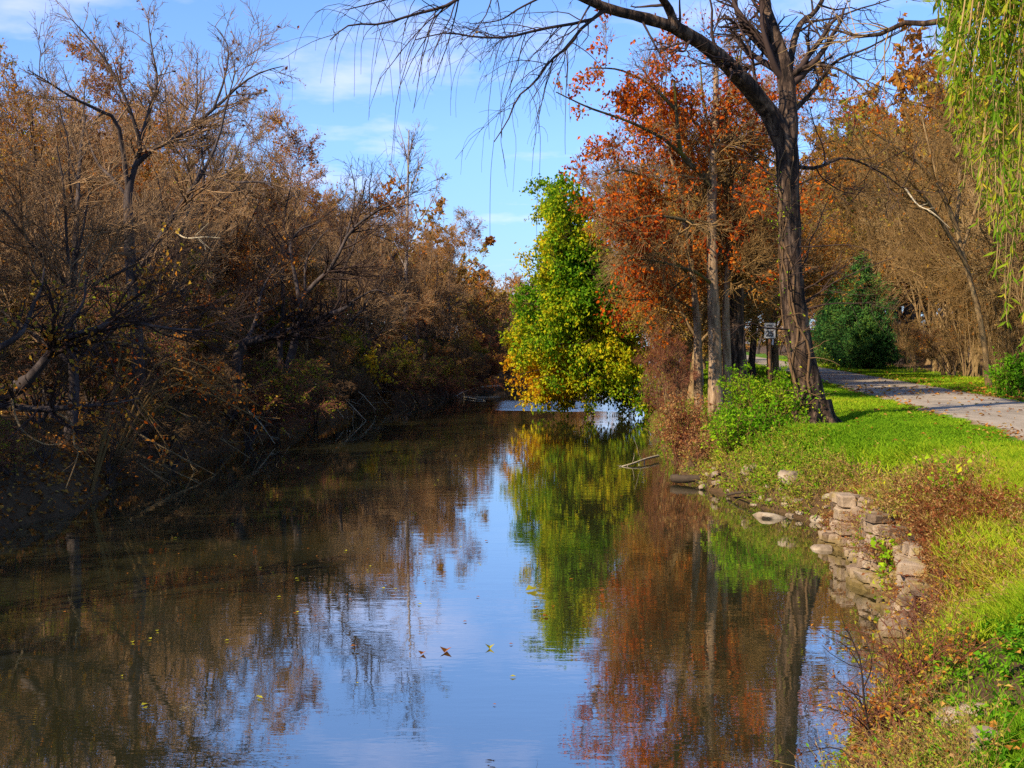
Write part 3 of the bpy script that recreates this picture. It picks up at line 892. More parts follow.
def oak(label, base_px, d, wbase, limbs, n_leaf, seed, dark=False):
    rng = np.random.default_rng(seed)
    bx = at(base_px[0], base_px[1], d)[0]
    base = np.array([bx, d, g(bx, d)])
    o = rooted('oak_tree', label, 'tree', base, None)
    first = [base + [0, 0, -.3], base + [0, 0, .1]] + [at(*p) for p in limbs[0][0]]
    T = resample(first, 18)
    R = np.interp(np.linspace(0, 1, 18), [0, .08, .2, 1], [wbase * 1.45, wbase * 1.15, wbase, limbs[0][1]]) / 2
    tm = MB(); tm.tubes(T[None], R[None], 12, 0, rough=.05, rng=rng)
    sub_mesh(o, 'trunk', tm, [M['bark_dark'] if dark else M['bark_oak']], base)
    Ls = [limb(p, a, b, 12) for p, a, b in limbs[1:]]
    P1, R1 = curves(Ls + [(resample(T[9:], 12), np.linspace(R[9], R[-1], 12))])
    lm = MB(); lm.tubes(P1[:-1], R1[:-1], 8, 0, rough=.05, rng=rng)
    sub_mesh(o, 'limb', lm, [M['bark_mossy']], base)
    P2, R2 = spawn(rng, P1, R1, 60, (.12, 1), (58, 14), .42, 8, .12, .02, .42, .3, .012, tl=.4)
    P3, R3 = spawn(rng, P2, R2, 620, (.15, 1), (45, 14), .55, 6, .14, .0, .6, .4, .007)
    P4, R4 = spawn(rng, P3, R3, 4600, (.1, 1), (40, 14), .6, 4, .14, -.01, .7, .5, .0055)
    cm = MB()
    for A, B, S in ((P2, R2, 5), (P3, R3, 3), (P4, R4, 3)):
        cm.tubes(A, B, S, 0, rv(rng, len(A)))
    leaf_scatter(rng, cm, P4, n_leaf, .12, asp=.6, spread=.10, clump=(2.4, seed + 1), thr=.02, hang=.7,
                 varf=lambda C, r: .38 + .25 * fnoise(C, .6, seed + 4) + r.normal(0, .24, len(C)))
    mc = P4.mean(1)
    sel = P4[(mc[:, 0] < 5.5) & (mc[:, 2] > at(600, 150, 34)[2]) & (mc[:, 2] < at(600, 40, 34)[2])]
    if len(sel) > 40:
        leaf_scatter(rng, cm, sel, 1500, .12, asp=.6, spread=.10, clump=(2.6, seed + 6), thr=.0, hang=.7, varf=lambda C, r: .36 + r.normal(0, .18, len(C)))
    sub_mesh(o, 'crown', cm, [M['twig_brown'], M['leaf_oak']], base)
    return o


oak('pale trunked oak with red-orange leaves, middle trunk of the three by the bush', (716, 404), 35, .40,
    [([(715, 370, 35), (714, 320, 35), (712, 260, 35), (712, 195, 35), (714, 150, 35), (716, 110, 35), (716, 70, 35), (720, 50, 35)], .10),
     ([(712, 190, 35), (700, 172, 34.8), (682, 156, 34.5), (677, 120, 34.3), (674, 80, 34.2)], .20, .06),
     ([(690, 162, 34.6), (665, 140, 34), (630, 122, 33.5), (590, 108, 33), (556, 92, 32.6)], .13, .03),
     ([(712, 235, 35), (690, 222, 34.4), (655, 216, 33.8), (620, 222, 33.2), (592, 215, 32.8)], .13, .03),
     ([(713, 285, 35), (695, 272, 34.4), (660, 262, 33.8), (625, 258, 33.2)], .11, .03),
     ([(676, 110, 34.3), (650, 85, 34), (620, 70, 33.5), (590, 68, 33)], .10, .03),
     ([(715, 140, 35), (728, 110, 35.3), (738, 70, 35.6), (744, 30, 36)], .12, .04),
     ([(712, 262, 35), (730, 240, 35.4), (756, 226, 36)], .10, .03)], 9500, 601)
oak('dark stout oak trunk in ivy, nearest the sign of the oak cluster', (738, 396), 37, .70,
    [([(737, 370, 37), (735, 320, 37), (737, 270, 37), (742, 210, 37), (748, 160, 37), (752, 120, 37)], .10),
     ([(738, 250, 37), (762, 215, 37.4), (790, 190, 38), (826, 172, 38.5)], .16, .03),
     ([(744, 200, 37), (722, 160, 37), (705, 110, 37.2), (700, 60, 37.5)], .16, .04),
     ([(738, 280, 37), (715, 268, 36.4), (690, 275, 36), (660, 300, 35.5)], .12, .03),
     ([(748, 160, 37), (775, 120, 38), (806, 100, 39), (840, 100, 40)], .12, .03),
     ([(740, 300, 37), (760, 285, 37.5), (785, 290, 38)], .10, .03)], 7000, 602, dark=True)
oak('slender grey oak with orange leaves, farthest of the cluster from the sign', (699, 400), 36, .27,
    [([(698, 370, 36), (697, 320, 36), (692, 270, 36), (684, 210, 36), (672, 160, 36), (660, 120, 36)], .06),
     ([(693, 280, 36), (675, 262, 35.6), (645, 250, 35.2), (615, 255, 35)], .10, .03),
     ([(690, 250, 36), (700, 220, 36.2), (705, 180, 36.4)], .10, .03),
     ([(695, 310, 36), (670, 298, 35.5), (640, 300, 35), (612, 296, 34.6)], .09, .025),
     ([(678, 185, 36), (650, 178, 35.6), (620, 170, 35.2), (596, 180, 35)], .08, .025)], 9000, 603)
oak('thin pale oak stem standing between the pale trunk and the dark stout trunk', (727, 402), 35.5, .30,
    [([(727, 370, 35.5), (726, 320, 35.5), (727, 280, 35.5), (731, 230, 35.5), (735, 180, 35.5)], .08),
     ([(727, 290, 35.5), (745, 270, 35.5), (762, 262, 35.6)], .08, .03),
     ([(729, 245, 35.5), (712, 225, 35), (690, 220, 34.6)], .08, .03)], 4500, 604)


def turning_tree():
    rng = np.random.default_rng(701)
    d = 53
    bx = at(650, 396, d)[0]
    base = np.array([bx, d, g(bx, d)])
    o = rooted('turning_tree', 'leaning tree with green and yellow leaves overhanging the water', 'tree', base)
    tr_ = resample([base + [0, 0, -.3], at(640, 375, d), at(625, 350, 52.6), at(608, 325, 52.2), at(590, 295, 52), at(575, 255, 52), at(568, 215, 52), at(558, 178, 52)], 20)
    rw = np.linspace(.36, .05, 20) / 2
    tm = MB(); tm.tubes(tr_[None], rw[None], 9, 0, rough=.05, rng=rng)
    sub_mesh(o, 'trunk', tm, [M['bark_dark']], base)
    ends = []
    er = np.random.default_rng(7070)
    for row in ((394, 506, 650), (386, 498, 654), (376, 494, 652), (358, 494, 648), (340, 496, 644), (324, 499, 640), (308, 503, 636), (298, 508, 632), (288, 514, 628), (278, 520, 624), (268, 528, 620), (258, 532, 614), (247, 536, 608),
                (236, 540, 604), (222, 543, 598), (206, 546, 588), (190, 547, 572)):
        n_ = int((row[2] - row[1]) / 13) + 1
        for q in range(n_):
            ends.append((row[1] + 10 + (row[2] - row[1] - 20) * (q + er.uniform(.2, .8)) / n_, row[0] + er.normal(0, 5), 52 + er.uniform(-2.6, 1.6)))
    ls = []
    for e in ends:
        E = at(*e)
        k = int(np.clip(np.argmin(np.abs(tr_[:, 2] - (E[2] * .8 + .5))), 3, 18))
        mid = (tr_[k] + E) / 2 + [0, 0, .45 if e[1] > 330 else .1]
        ls.append((resample([tr_[k], mid, E], 9), np.linspace(.05, .012, 9)))
    P1, R1 = curves(ls)
    P2, R2 = spawn(rng, P1, R1, 1100, (.35, 1), (58, 18), .4, 6, .15, -.03, .6, .4, .008, tl=.15, absl=.85, even=True)
    P3, R3 = spawn(rng, P2, R2, 3200, (.15, 1), (45, 15), .55, 4, .15, -.05, .7, .5, .006, absl=.55)
    cm = MB()
    cm.tubes(P1, R1, 5, 0, rv(rng, len(P1))); cm.tubes(P2, R2, 3, 0, rv(rng, len(P2))); cm.tubes(P3, R3, 3, 0, rv(rng, len(P3)))
    c0 = at(560, 290, 52)

    def vf(C, r):
        low = np.clip((4.0 - C[:, 2]) / 2.6, 0, 1); left = np.clip((c0[0] - C[:, 0] + .3) / 3, 0, 1)
        return .30 + .22 * low + .20 * left + .30 * fnoise(C, 1.6, 711) + r.normal(0, .14, len(C))
    leaf_scatter(rng, cm, P3, 110000, .155, asp=.64, spread=.16, hang=.9, varf=vf, up=1.0, clump=(4.5, 712), thr=-.5)
    sub_mesh(o, 'crown', cm, [M['twig_dark'], M['leaf_turning']], base)


turning_tree()


def traced_tree(name, label, base_px, d, trunk_pts, tw0, tw1, limbs, counts, seed, bark='bark_grey', twig='twig_dark', leaf='leaf_rust', nleaf=600, lsize=.11, trop=.05, thr=.1, lowbase=None):
    rng = np.random.default_rng(seed)
    bx = at(base_px[0], base_px[1], d)[0]
    if bx < 0: bx = min(bx, float(XL(d)) - .6)
    base = np.array([bx, d, g(bx, d)])
    o = rooted(name, label, 'tree', base)
    T = resample([base + [0, 0, -.3]] + [at(*p) for p in trunk_pts], 16)
    R = np.linspace(tw0, tw1, 16) / 2; R[0] *= 1.3
    tm = MB(); tm.tubes(T[None], R[None], 10, 0, rough=.05, rng=rng)
    sub_mesh(o, 'trunk', tm, [M[bark]], base)
    P1, R1 = curves([limb(p, a, b, 12) for p, a, b in limbs])
    lm = MB(); lm.tubes(P1, R1, 7, 0, rough=.04, rng=rng)
    sub_mesh(o, 'limb', lm, [M[bark]], base)
    n2, n3, n4 = counts
    P2, R2 = spawn(rng, P1, R1, n2, (.15, 1), (42, 14), .36, 7, .12, trop, .55, .3, .010, tl=.4)
    P3, R3 = spawn(rng, P2, R2, n3, (.15, 1), (40, 14), .5, 5, .13, trop, .6, .4, .0065)
    P4, R4 = spawn(rng, P3, R3, n4, (.1, 1), (38, 14), .55, 4, .13, trop * .6, .7, .5, .0055)
    cm = MB()
    for A, B, S in ((P2, R2, 4), (P3, R3, 3), (P4, R4, 3)):
        cm.tubes(A, B, S, 0, rv(rng, len(A)))
    if nleaf:
        leaf_scatter(rng, cm, P4, nleaf, lsize, clump=(.8, seed + 2), thr=thr, hang=.6, varf=lambda C, r: .5 + .25 * fnoise(C, .6, seed) + r.normal(0, .15, len(C)))
    sub_mesh(o, 'crown', cm, [M[twig], M[leaf]], base)


traced_tree('spreading_tree', 'tallest wide spreading bare tree on the far bank, forked low above rusty undergrowth', (140, 405), 30,
            [(138, 360, 30), (134, 300, 30), (130, 250, 30), (128, 205, 30), (130, 180, 30)], .34, .20,
            [([(130, 185, 30), (137, 160, 30), (140, 143, 30), (128, 105, 29.8), (113, 73, 29.6), (92, 42, 29.4), (70, 18, 29.2)], .15, .02),
             ([(140, 143, 30), (150, 108, 30.2), (157, 80, 30.4), (152, 50, 30.5), (148, 20, 30.6)], .11, .02),
             ([(133, 168, 30), (152, 150, 30), (177, 137, 30.2), (213, 110, 30.5), (240, 85, 30.8), (262, 72, 31), (284, 66, 31.2)], .14, .02),
             ([(128, 190, 30), (118, 125, 29.5), (98, 110, 29), (73, 98, 28.5), (48, 82, 28), (28, 70, 27.6)], .12, .02),
             ([(134, 280, 30), (155, 245, 29.6), (180, 205, 29.4), (200, 177, 29.2), (217, 143, 29), (226, 107, 29), (236, 70, 29)], .17, .02),
             ([(203, 172, 29.2), (232, 182, 29), (262, 182, 28.8), (288, 190, 28.6)], .09, .02),
             ([(130, 200, 30), (112, 178, 30), (96, 160, 30.5), (84, 120, 31), (86, 70, 31.4)], .10, .02),
             ([(213, 110, 30.5), (224, 80, 30.6), (228, 48, 30.8), (215, 26, 31)], .07, .015)], (95, 640, 4200), 801, twig='twig_purple', nleaf=450, thr=.25)
traced_tree('leaning_tree', 'dark low tree leaning out over the water, nearest on the shaded bank', (-45, 415), 20,
            [(-35, 408, 20), (-10, 400, 20), (12, 390, 19.9), (30, 379, 19.8)], .34, .22,
            [([(28, 380, 19.8), (45, 360, 19.7), (61, 342, 19.6), (80, 334, 19.4), (98, 328, 19.2), (125, 320, 19), (163, 328, 18.8), (200, 330, 18.6)], .17, .025),
             ([(-10, 352, 20), (10, 342, 20), (25, 328, 20.2), (33, 305, 20.4), (41, 290, 20.5), (44, 268, 20.7)], .12, .03),
             ([(-10, 402, 20), (20, 408, 19.8), (51, 409, 19.5), (85, 406, 19.2), (112, 404, 19), (140, 398, 18.8)], .15, .02),
             ([(60, 342, 19.6), (72, 320, 19.8), (84, 300, 20), (86, 270, 20.2)], .09, .02)], (60, 340, 1500), 802, nleaf=900, lsize=.085, thr=.15, trop=.02)
traced_tree('leaning_tree', 'dark leaning tree with one thick limb slanting over the middle of the shaded bank', (232, 385), 38,
            [(236, 365, 38), (244, 343, 38)], .40, .32,
            [([(244, 343, 38), (265, 338, 37.8), (288, 332, 37.6), (312, 322, 37.4), (339, 311, 37), (352, 304, 36.8)], .30, .10),
             ([(345, 306, 37), (362, 296, 36.8), (378, 290, 36.6), (398, 300, 36.4)], .09, .02),
             ([(244, 345, 38), (256, 320, 38.4), (262, 290, 39), (280, 260, 39.5)], .16, .03)], (50, 300, 1400), 803, nleaf=300)
traced_tree('leaning_tree', 'grey tree leaning toward the tall pale trunk, its limbs forking up against the brown wood', (292, 380), 42,
            [(294, 345, 42), (297, 320, 42), (300, 300, 42)], .30, .22,
            [([(299, 303, 42), (310, 288, 42), (332, 267, 41.8), (345, 240, 41.6), (357, 225, 41.4), (378, 210, 41.2), (396, 202, 41), (420, 190, 40.8)], .18, .02),
             ([(299, 300, 42), (294, 270, 42.2), (290, 245, 42.4), (300, 230, 42.6), (318, 222, 43), (338, 205, 43)], .15, .02),
             ([(305, 292, 42), (306, 262, 42), (318, 240, 42), (330, 228, 42)], .10, .02),
             ([(345, 240, 41.6), (352, 215, 41.8), (355, 190, 42), (350, 165, 42)], .08, .02)], (70, 400, 1900), 804, nleaf=200)
traced_tree('tall_tree', 'tallest slim bare tree with straight pale trunk above the far bank wood', (405, 372), 74,
            [(405, 330, 74), (406, 280, 74), (407, 230, 74), (408, 180, 74), (409, 130, 74)], .36, .08,
            [([(407, 235, 74), (398, 215, 74), (386, 198, 74), (374, 178, 74)], .11, .03),
             ([(407, 250, 74), (418, 225, 74), (430, 205, 74), (440, 180, 74)], .11, .03),
             ([(408, 205, 74), (400, 180, 74), (390, 160, 74)], .10, .03),
             ([(408, 195, 74), (417, 172, 74), (426, 152, 74)], .10, .03),
             ([(408, 165, 74), (404, 145, 74), (398, 125, 74)], .08, .03), ([(408, 160, 74), (412, 142, 74), (416, 128, 74)], .08, .03),
             ([(407, 270, 74), (395, 250, 74), (376, 236, 74)], .10, .03)], (60, 260, 900), 805, bark='bark_pale', twig='twig_purple', nleaf=0, trop=.09)
traced_tree('spreading_tree', 'grey barked bare tree by the path, limbs sweeping from the wood toward the evergreens', (990, 380), 47,
            [(985, 350, 47), (978, 310, 47), (966, 265, 47), (955, 225, 47)], .26, .15,
            [([(958, 232, 47), (940, 190, 46.5), (915, 160, 46), (885, 140, 45.5), (860, 125, 45)], .2, .03),
             ([(968, 268, 47), (930, 205, 46), (900, 175, 45), (870, 165, 44), (850, 160, 43.5)], .16, .03),
             ([(956, 228, 47), (960, 170, 47), (950, 110, 47), (940, 60, 47)], .16, .03),
             ([(962, 250, 47), (985, 180, 47), (1000, 120, 47)], .14, .03),
             ([(940, 190, 46.5), (925, 130, 46.5), (915, 85, 46.5)], .1, .02)], (110, 600, 2800), 806, bark='bark_tan', twig='twig_brown', leaf='leaf_tan', nleaf=500, trop=.02)


# ---- willow whose strands hang into view
def willow():
    rng = np.random.default_rng(901)
    base = np.array([8.2, 12.0, g(8.2, 12.0)])
    o = rooted('willow_tree', 'weeping willow with long hanging strands of yellow-green leaves', 'tree', base)
    T = resample([base + [0, 0, -.3], base + [0, 0, 1.5], base + [-.2, .1, 3.2], base + [-.5, .1, 4.4]], 12)
    tm = MB(); tm.tubes(T[None], np.linspace(.38, .22, 12)[None], 12, 0, rough=.05, rng=rng)
    top = T[-1]
    ends = [(4.3, 11.6, 7.4), (4.6, 12.6, 7.6), (5.2, 10.6, 7.3), (5.0, 13.8, 7.8), (6.2, 9.4, 7.2), (9.5, 10, 7.8), (11, 13, 7.8), (7.5, 15.5, 8), (8.8, 15, 8)]
    ls = []
    for e in ends:
        e = np.array(e); m = (top + e) / 2 + [0, 0, .9]
        ls.append((resample([top - [0, 0, .2], m, e], 10), np.linspace(.13, .03, 10)))
    ls.append((resample([T[7], np.array([7.4, 13.8, 6.6]), np.array([6.6, 16.0, 7.3]), at(930, 23, 17.6), at(902, 23, 17.9), at(870, 38, 18.2), at(845, 32, 18.5), at(816, 27, 18.8)], 10), np.linspace(.07, .012, 10)))
    P1, R1 = curves(ls)
    tm.tubes(P1, R1, 7, 0, rough=.04, rng=rng)
    sub_mesh(o, 'trunk', tm, [M['bark_dark']], base)
    P2, R2 = spawn(rng, P1[:9], R1[:9], 90, (.35, 1), (50, 15), .3, 6, .15, -.02, .5, .4, .01, absl=1.1)
    P2b, R2b = spawn(rng, P1[9:], R1[9:], 22, (.5, 1), (50, 15), .3, 7, .16, .0, .35, .4, .005, absl=1.5)
    S, Q = spawn(rng, np.concatenate([P1[:9, 4:], P1[:9, 4:]]), np.concatenate([R1[:9, 4:]] * 2), 260, (0, 1), (60, 15), .3, 12, .09, -.45, .2, .5, .003, absl=4.2, tl=.1)
    S2, Q2 = spawn(rng, P2, R2, 900, (.2, 1), (50, 15), .3, 12, .10, -.42, .3, .5, .003, absl=3.6, tl=.1)
    lo = np.concatenate([S[:, -1, 2], S2[:, -1, 2]])
    A = np.concatenate([S, S2]); B = np.concatenate([Q, Q2])
    # a veil that thins out toward its outer edge: outer strands are short
    out_ = np.clip((A[:, 0, 0] - 4.0) / 1.4, 0, 1)
    keepf = .28 + .72 * out_ * rng.uniform(.75, 1.1, len(A))
    u = np.linspace(0, 1, 12)
    A2 = np.empty_like(A)
    for i in range(len(A)):
        for c in range(3):
            A2[i, :, c] = np.interp(u * min(1, keepf[i]), u, A[i, :, c])
    A = A2
    for i in range(len(A)):
        rr = A[i, :, 0] / A[i, :, 1]
        zlo = np.interp(rr, [.338, .36, .38, .40, .43], [6.3, 5.5, 4.5, 3.4, 2.5]) + rng.normal(0, .25)
        bad = np.nonzero(A[i, :, 2] < zlo)[0]
        if len(bad):
            f = max(bad[0] - .5, .3) / 11
            A[i] = np.stack([np.interp(u * f, u, A[i, :, c].copy()) for c in range(3)], 1)
    ok = (A[:, :, 2].min(1) > 2.45) & ((A[:, :, 0] / A[:, :, 1]).min(1) > .338)
    A, B = A[ok], B[ok]
    cm = MB()
    cm.tubes(P2, R2, 4, 0, rv(rng, len(P2))); cm.tubes(P2b, R2b, 4, 0, rv(rng, len(P2b))); cm.tubes(A, B, 3, 0, rv(rng, len(A)))
    n = 80000
    pi = rng.integers(0, len(A), n); s = rng.uniform(.03, 1, n) * 11; i = np.minimum(s.astype(int), 10); uu = (s - i)[:, None]
    C = A[pi, i] * (1 - uu) + A[pi, i + 1] * uu
    D = rng.normal(size=(n, 3)) * .55; D[:, 2] -= .9; D = unit(D)
    Nn = unit(rng.normal(size=(n, 3)))
    L = rng.uniform(.08, .16, n)
    strand = rng.normal(0, .16, len(A))[pi]
    cm.leaves(C, D, Nn, L, L * .19, 1, np.clip(.42 + strand + rng.normal(0, .17, n), 0, 1), fold=.1)
    sub_mesh(o, 'crown', cm, [M['twig_tan'], M['leaf_willow']], base)


willow()


# ---- evergreens
def conifer(label, x, y, H, W, seed):
    rng = np.random.default_rng(seed)
    o = thing('evergreen', label, 'evergreen tree', (x, y, g(x, y) - .05))
    tm = MB(); T = np.stack([np.zeros(12), np.zeros(12), np.linspace(-.2, H, 12)], 1)
    tm.tubes(T[None], np.linspace(.16, .015, 12)[None], 8, 0)
    link('trunk', tm.mesh('trunk', [M['bark_dark']]), o)
    n = 330
    h = H * rng.uniform(.015, .97, n) ** .9; a = rng.uniform(0, 6.28, n)
    r = W * np.interp(h / H, [0, .15, .4, .7, 1], [.9, 1, .85, .48, .06]) * rng.uniform(.5, 1.25, n)
    K = 7; P = np.zeros((n, K, 3)); u = np.linspace(0, 1, K)[None]
    wob = rng.normal(0, .12, n)
    P[:, :, 0] = np.cos(a + 0)[:, None] * r[:, None] * u; P[:, :, 1] = np.sin(a)[:, None] * r[:, None] * u
    P[:, :, 2] = h[:, None] + r[:, None] * (.32 * u - .45 * u ** 2 * rng.uniform(.2, 1.2, n)[:, None] + .25 * u ** 4)
    R = np.linspace(.03, .006, K)[None].repeat(n, 0)
    P2, R2 = spawn(rng, P, R, 2600, (.25, 1), (48, 12), .4, 4, .1, .02, .5, .5, .006)
    cm = MB(); cm.tubes(P, R, 3, 0); cm.tubes(P2, R2, 3, 0)
    leaf_scatter(rng, cm, P2, 21000, .19, asp=.3, spread=.05, hang=-.4, varf=lambda C, q: .42 + .38 * fnoise(C, .9, seed) + q.normal(0, .16, len(C)))
    link('crown', cm.mesh('crown', [M['twig_dark'], M['needles']]), o)


conifer('tallest blue-green evergreen by the grass verge of the path', at(862, 368, 82)[0], 82, 7.9, 2.7, 1001)
conifer('narrow dark evergreen on the canal side of the tallest evergreen', at(834, 366, 86)[0], 86, 6.2, 1.5, 1002)
conifer('short bright evergreen in front of the tallest evergreen', at(868, 371, 78)[0], 78, 3.4, 1.8, 1003)
plant_tree('brown_shrub', 'leafless brown shrub beside the evergreens at the verge', 'shrub', arch['thick1'], at(900, 372, 80)[0], 80, 3.4, 1.0, sxy=.8)


# ---- bushes on the near bank
def bush(name, label, x, y, rx, rz, n, size, mat, twig, seed, stems=40, up=.15, droop=.0, asp=.6, varf=None, rough=.25, z0=None):
    rng = np.random.default_rng(seed)
    z0 = g(x, y) if z0 is None else z0
    o = thing(name, label, 'shrub', (x, y, z0))
    K = 8
    P = np.zeros((stems, K, 3)); a = rng.uniform(0, 6.28, stems)
    P[:, 0, :2] = rng.normal(0, rx * .22, (stems, 2)); P[:, 0, 2] = -.15
    d = unit(np.stack([np.cos(a) * rng.uniform(.1, 1.3, stems), np.sin(a) * rng.uniform(.1, 1.3, stems), np.ones(stems)], 1))
    L = rng.uniform(.65, 1.1, stems)
    for k in range(1, K):
        P[:, k] = P[:, k - 1] + d * np.array([rx * 1.0, rx * 1.0, rz]) * (L / (K - 1))[:, None] * 1.35
        d = unit(d + rng.normal(size=(stems, 3)) * .16 + [0, 0, up - droop * k])
    R = np.linspace(.012, .004, K)[None].repeat(stems, 0) * (.5 if name == 'bramble' else 1)
    P2, R2 = spawn(rng, P, R, stems * 6, (.2, 1), (48, 15), .4, 5, .16, .02 - droop, .7, .5, .002 if name == 'bramble' else .0035)
    P3, R3 = spawn(rng, P2, R2, stems * 14, (.2, 1), (45, 15), .5, 4, .16, -droop, .8, .6, .0016 if name == 'bramble' else .003)
    cm = MB(); cm.tubes(P, R, 4, 0, rv(rng, len(P))); cm.tubes(P2, R2, 3, 0, rv(rng, len(P2))); cm.tubes(P3, R3, 3, 0, rv(rng, len(P3)))
    link('stem', cm.mesh('stem', [M[twig]]), o)
    fm = MB()
    leaf_scatter(rng, fm, P3, n, size, asp=asp, spread=.04, varf=varf or (lambda C, q: .5 + .25 * fnoise(C, 2.0, seed) + q.normal(0, .15, len(C))), mat=0, up=.9)
    link('foliage', fm.mesh('foliage', [M[mat]]), o)
    return o


def bb(px, py, d):
    p = at(px, py, d); return p[0], d


bush('green_shrub', 'bright yellow-green bush between the sign and the big leaning trunk', *bb(764, 425, 27.5), 1.0, 1.15, 6500, .075, 'leaf_green', 'twig_brown', 1101, 60)
bush('green_shrub', 'bright green bush hanging down the bank below the sign bush', *bb(742, 452, 26), .85, .85, 4200, .07, 'leaf_green', 'twig_brown', 1102, 50, droop=.02)
bush('orange_shrub', 'rust-orange weedy bush at the foot of the oak trunks', *bb(686, 430, 31), .8, 1.2, 2600, .07, 'weeds', 'twig_red', 1103, 50, varf=lambda C, q: .22 + q.normal(0, .12, len(C)))
bush('orange_shrub', 'low reddish bush on the bank between the oaks and the green bush', *bb(704, 448, 28), .7, .7, 1500, .06, 'weeds', 'twig_red', 1104, 40, varf=lambda C, q: .25 + q.normal(0, .14, len(C)))
for k, (px, d, H) in enumerate([(668, 39, 4.0), (672, 44, 4.2), (676, 36, 3.2), (660, 48, 3.6), (664, 55, 3.4)]):
    x = max(at(px, 400, d)[0], float(XR(d)) + .1)
    plant_tree('thicket_shrub', ['red-twigged shrub hanging over the water below the oaks', 'tall red-brown shrub behind the one hanging over the water', 'short red-twigged shrub at the oaks beside the orange bush',
                                 'brown shrub between the turning tree and the oaks', 'brown shrub at the foot of the turning tree'][k], 'shrub', arch['over0'], x, d, H, 1.3 * k, sxy=.6, tilt=(0, -.05))
bush('dark_shrub', 'dark green leafy bush under the willow at the far side of the path', *bb(1018, 392, 37), .9, 1.1, 3500, .10, 'leaf_deep', 'twig_brown', 1105, 40)


# yellow sprigs over the shaded water
for k, (px, py, d, n, lab) in enumerate([(402, 372, 58, 150, 'branch of golden leaves lit up over the dark water'), (378, 378, 55, 110, 'loose golden-leaved sapling beside the lit branch over dark water'),
                                         (228, 405, 26, 90, 'sprig of orange leaves drooping over the shaded water'), (150, 405, 24, 90, 'low sapling with orange leaves under the leaning dark tree')]):
    rs = np.random.default_rng(1200 + k)
    x = float(XL(d)) - .2
    root = np.array([x, d, g(x, d)])
    tip = at(px, py, d)
    o = thing('sapling', lab, 'sapling', tuple(root))
    ls = [(resample([root, (root + tip) / 2 + [0, 0, .9 + .3 * q], tip + rs.normal(0, .5, 3)], 8), np.linspace(.035, .008, 8)) for q in range(4)]
    P, R = curves(ls)
    P2, R2 = spawn(rs, P, R, 40, (.4, 1), (45, 14), .25, 5, .14, -.05, .6, .5, .006)
    m = MB(); m.tubes(P, R, 4, 0); m.tubes(P2, R2, 3, 0)
    leaf_scatter(rs, m, P2, n * 2, .17 if d > 40 else .09, spread=.1, hang=1.0)
    sub_mesh(o, 'crown', m, [M['twig_brown'], M['leaf_yellow'] if k < 2 else M['leaf_oak']], root)

# ------------------------------------------------------------------ wall, stones, wood
def block(rng, c, ax, s, jit=.12):
    """a worn stone: box with cut edges; c centre, ax 3 axes (rows), s half sizes"""
    v, f = [], []
    b = .22
    pts = {}
    for sx in (-1, 1):
        for sy in (-1, 1):
            for sz in (-1, 1):
                j = rng.normal(0, jit, 3)
                base = np.array([sx, sy, sz]) * (1 + .5 * j)
                for a in range(3):
                    q = base * (1 - b); q[a] = base[a]
                    pts[(sx, sy, sz, a)] = len(v); v.append((q * s) @ ax + c)
    P = lambda x, y, z, a: pts[(x, y, z, a)]
    for a in range(3):
        o = [i for i in range(3) if i != a]
        for sg in (-1, 1):
            q = []
            for p_, r_ in ((-1, -1), (1, -1), (1, 1), (-1, 1)):
                k = [0, 0, 0]; k[a] = sg; k[o[0]] = p_; k[o[1]] = r_
                q.append(P(*k, a))
            f.append(q)
    for a in range(3):
        o = [i for i in range(3) if i != a]
        for p_ in (-1, 1):
            for r_ in (-1, 1):
                k0 = [0, 0, 0]; k1 = [0, 0, 0]
                k0[o[0]] = k1[o[0]] = p_; k0[o[1]] = k1[o[1]] = r_; k0[a] = -1; k1[a] = 1
                f.append([P(*k0, o[0]), P(*k1, o[0]), P(*k1, o[1]), P(*k0, o[1])])
    t = [[P(x, y, z, 0), P(x, y, z, 1), P(x, y, z, 2)] for x in (-1, 1) for y in (-1, 1) for z in (-1, 1)]
    return np.array(v), np.array(f), np.array(t)


def add_block(mb, rng, c, ax, s, var, jit=.12, mat=0):
    v, f, t = block(rng, c, ax, s, jit)
    n0 = mb.n
    mb.add(v, f, mat, var)
    mb.f3.append(t + n0); mb.m3.append(np.full(len(t), mat)); mb.s3.append(np.full(len(t), False))


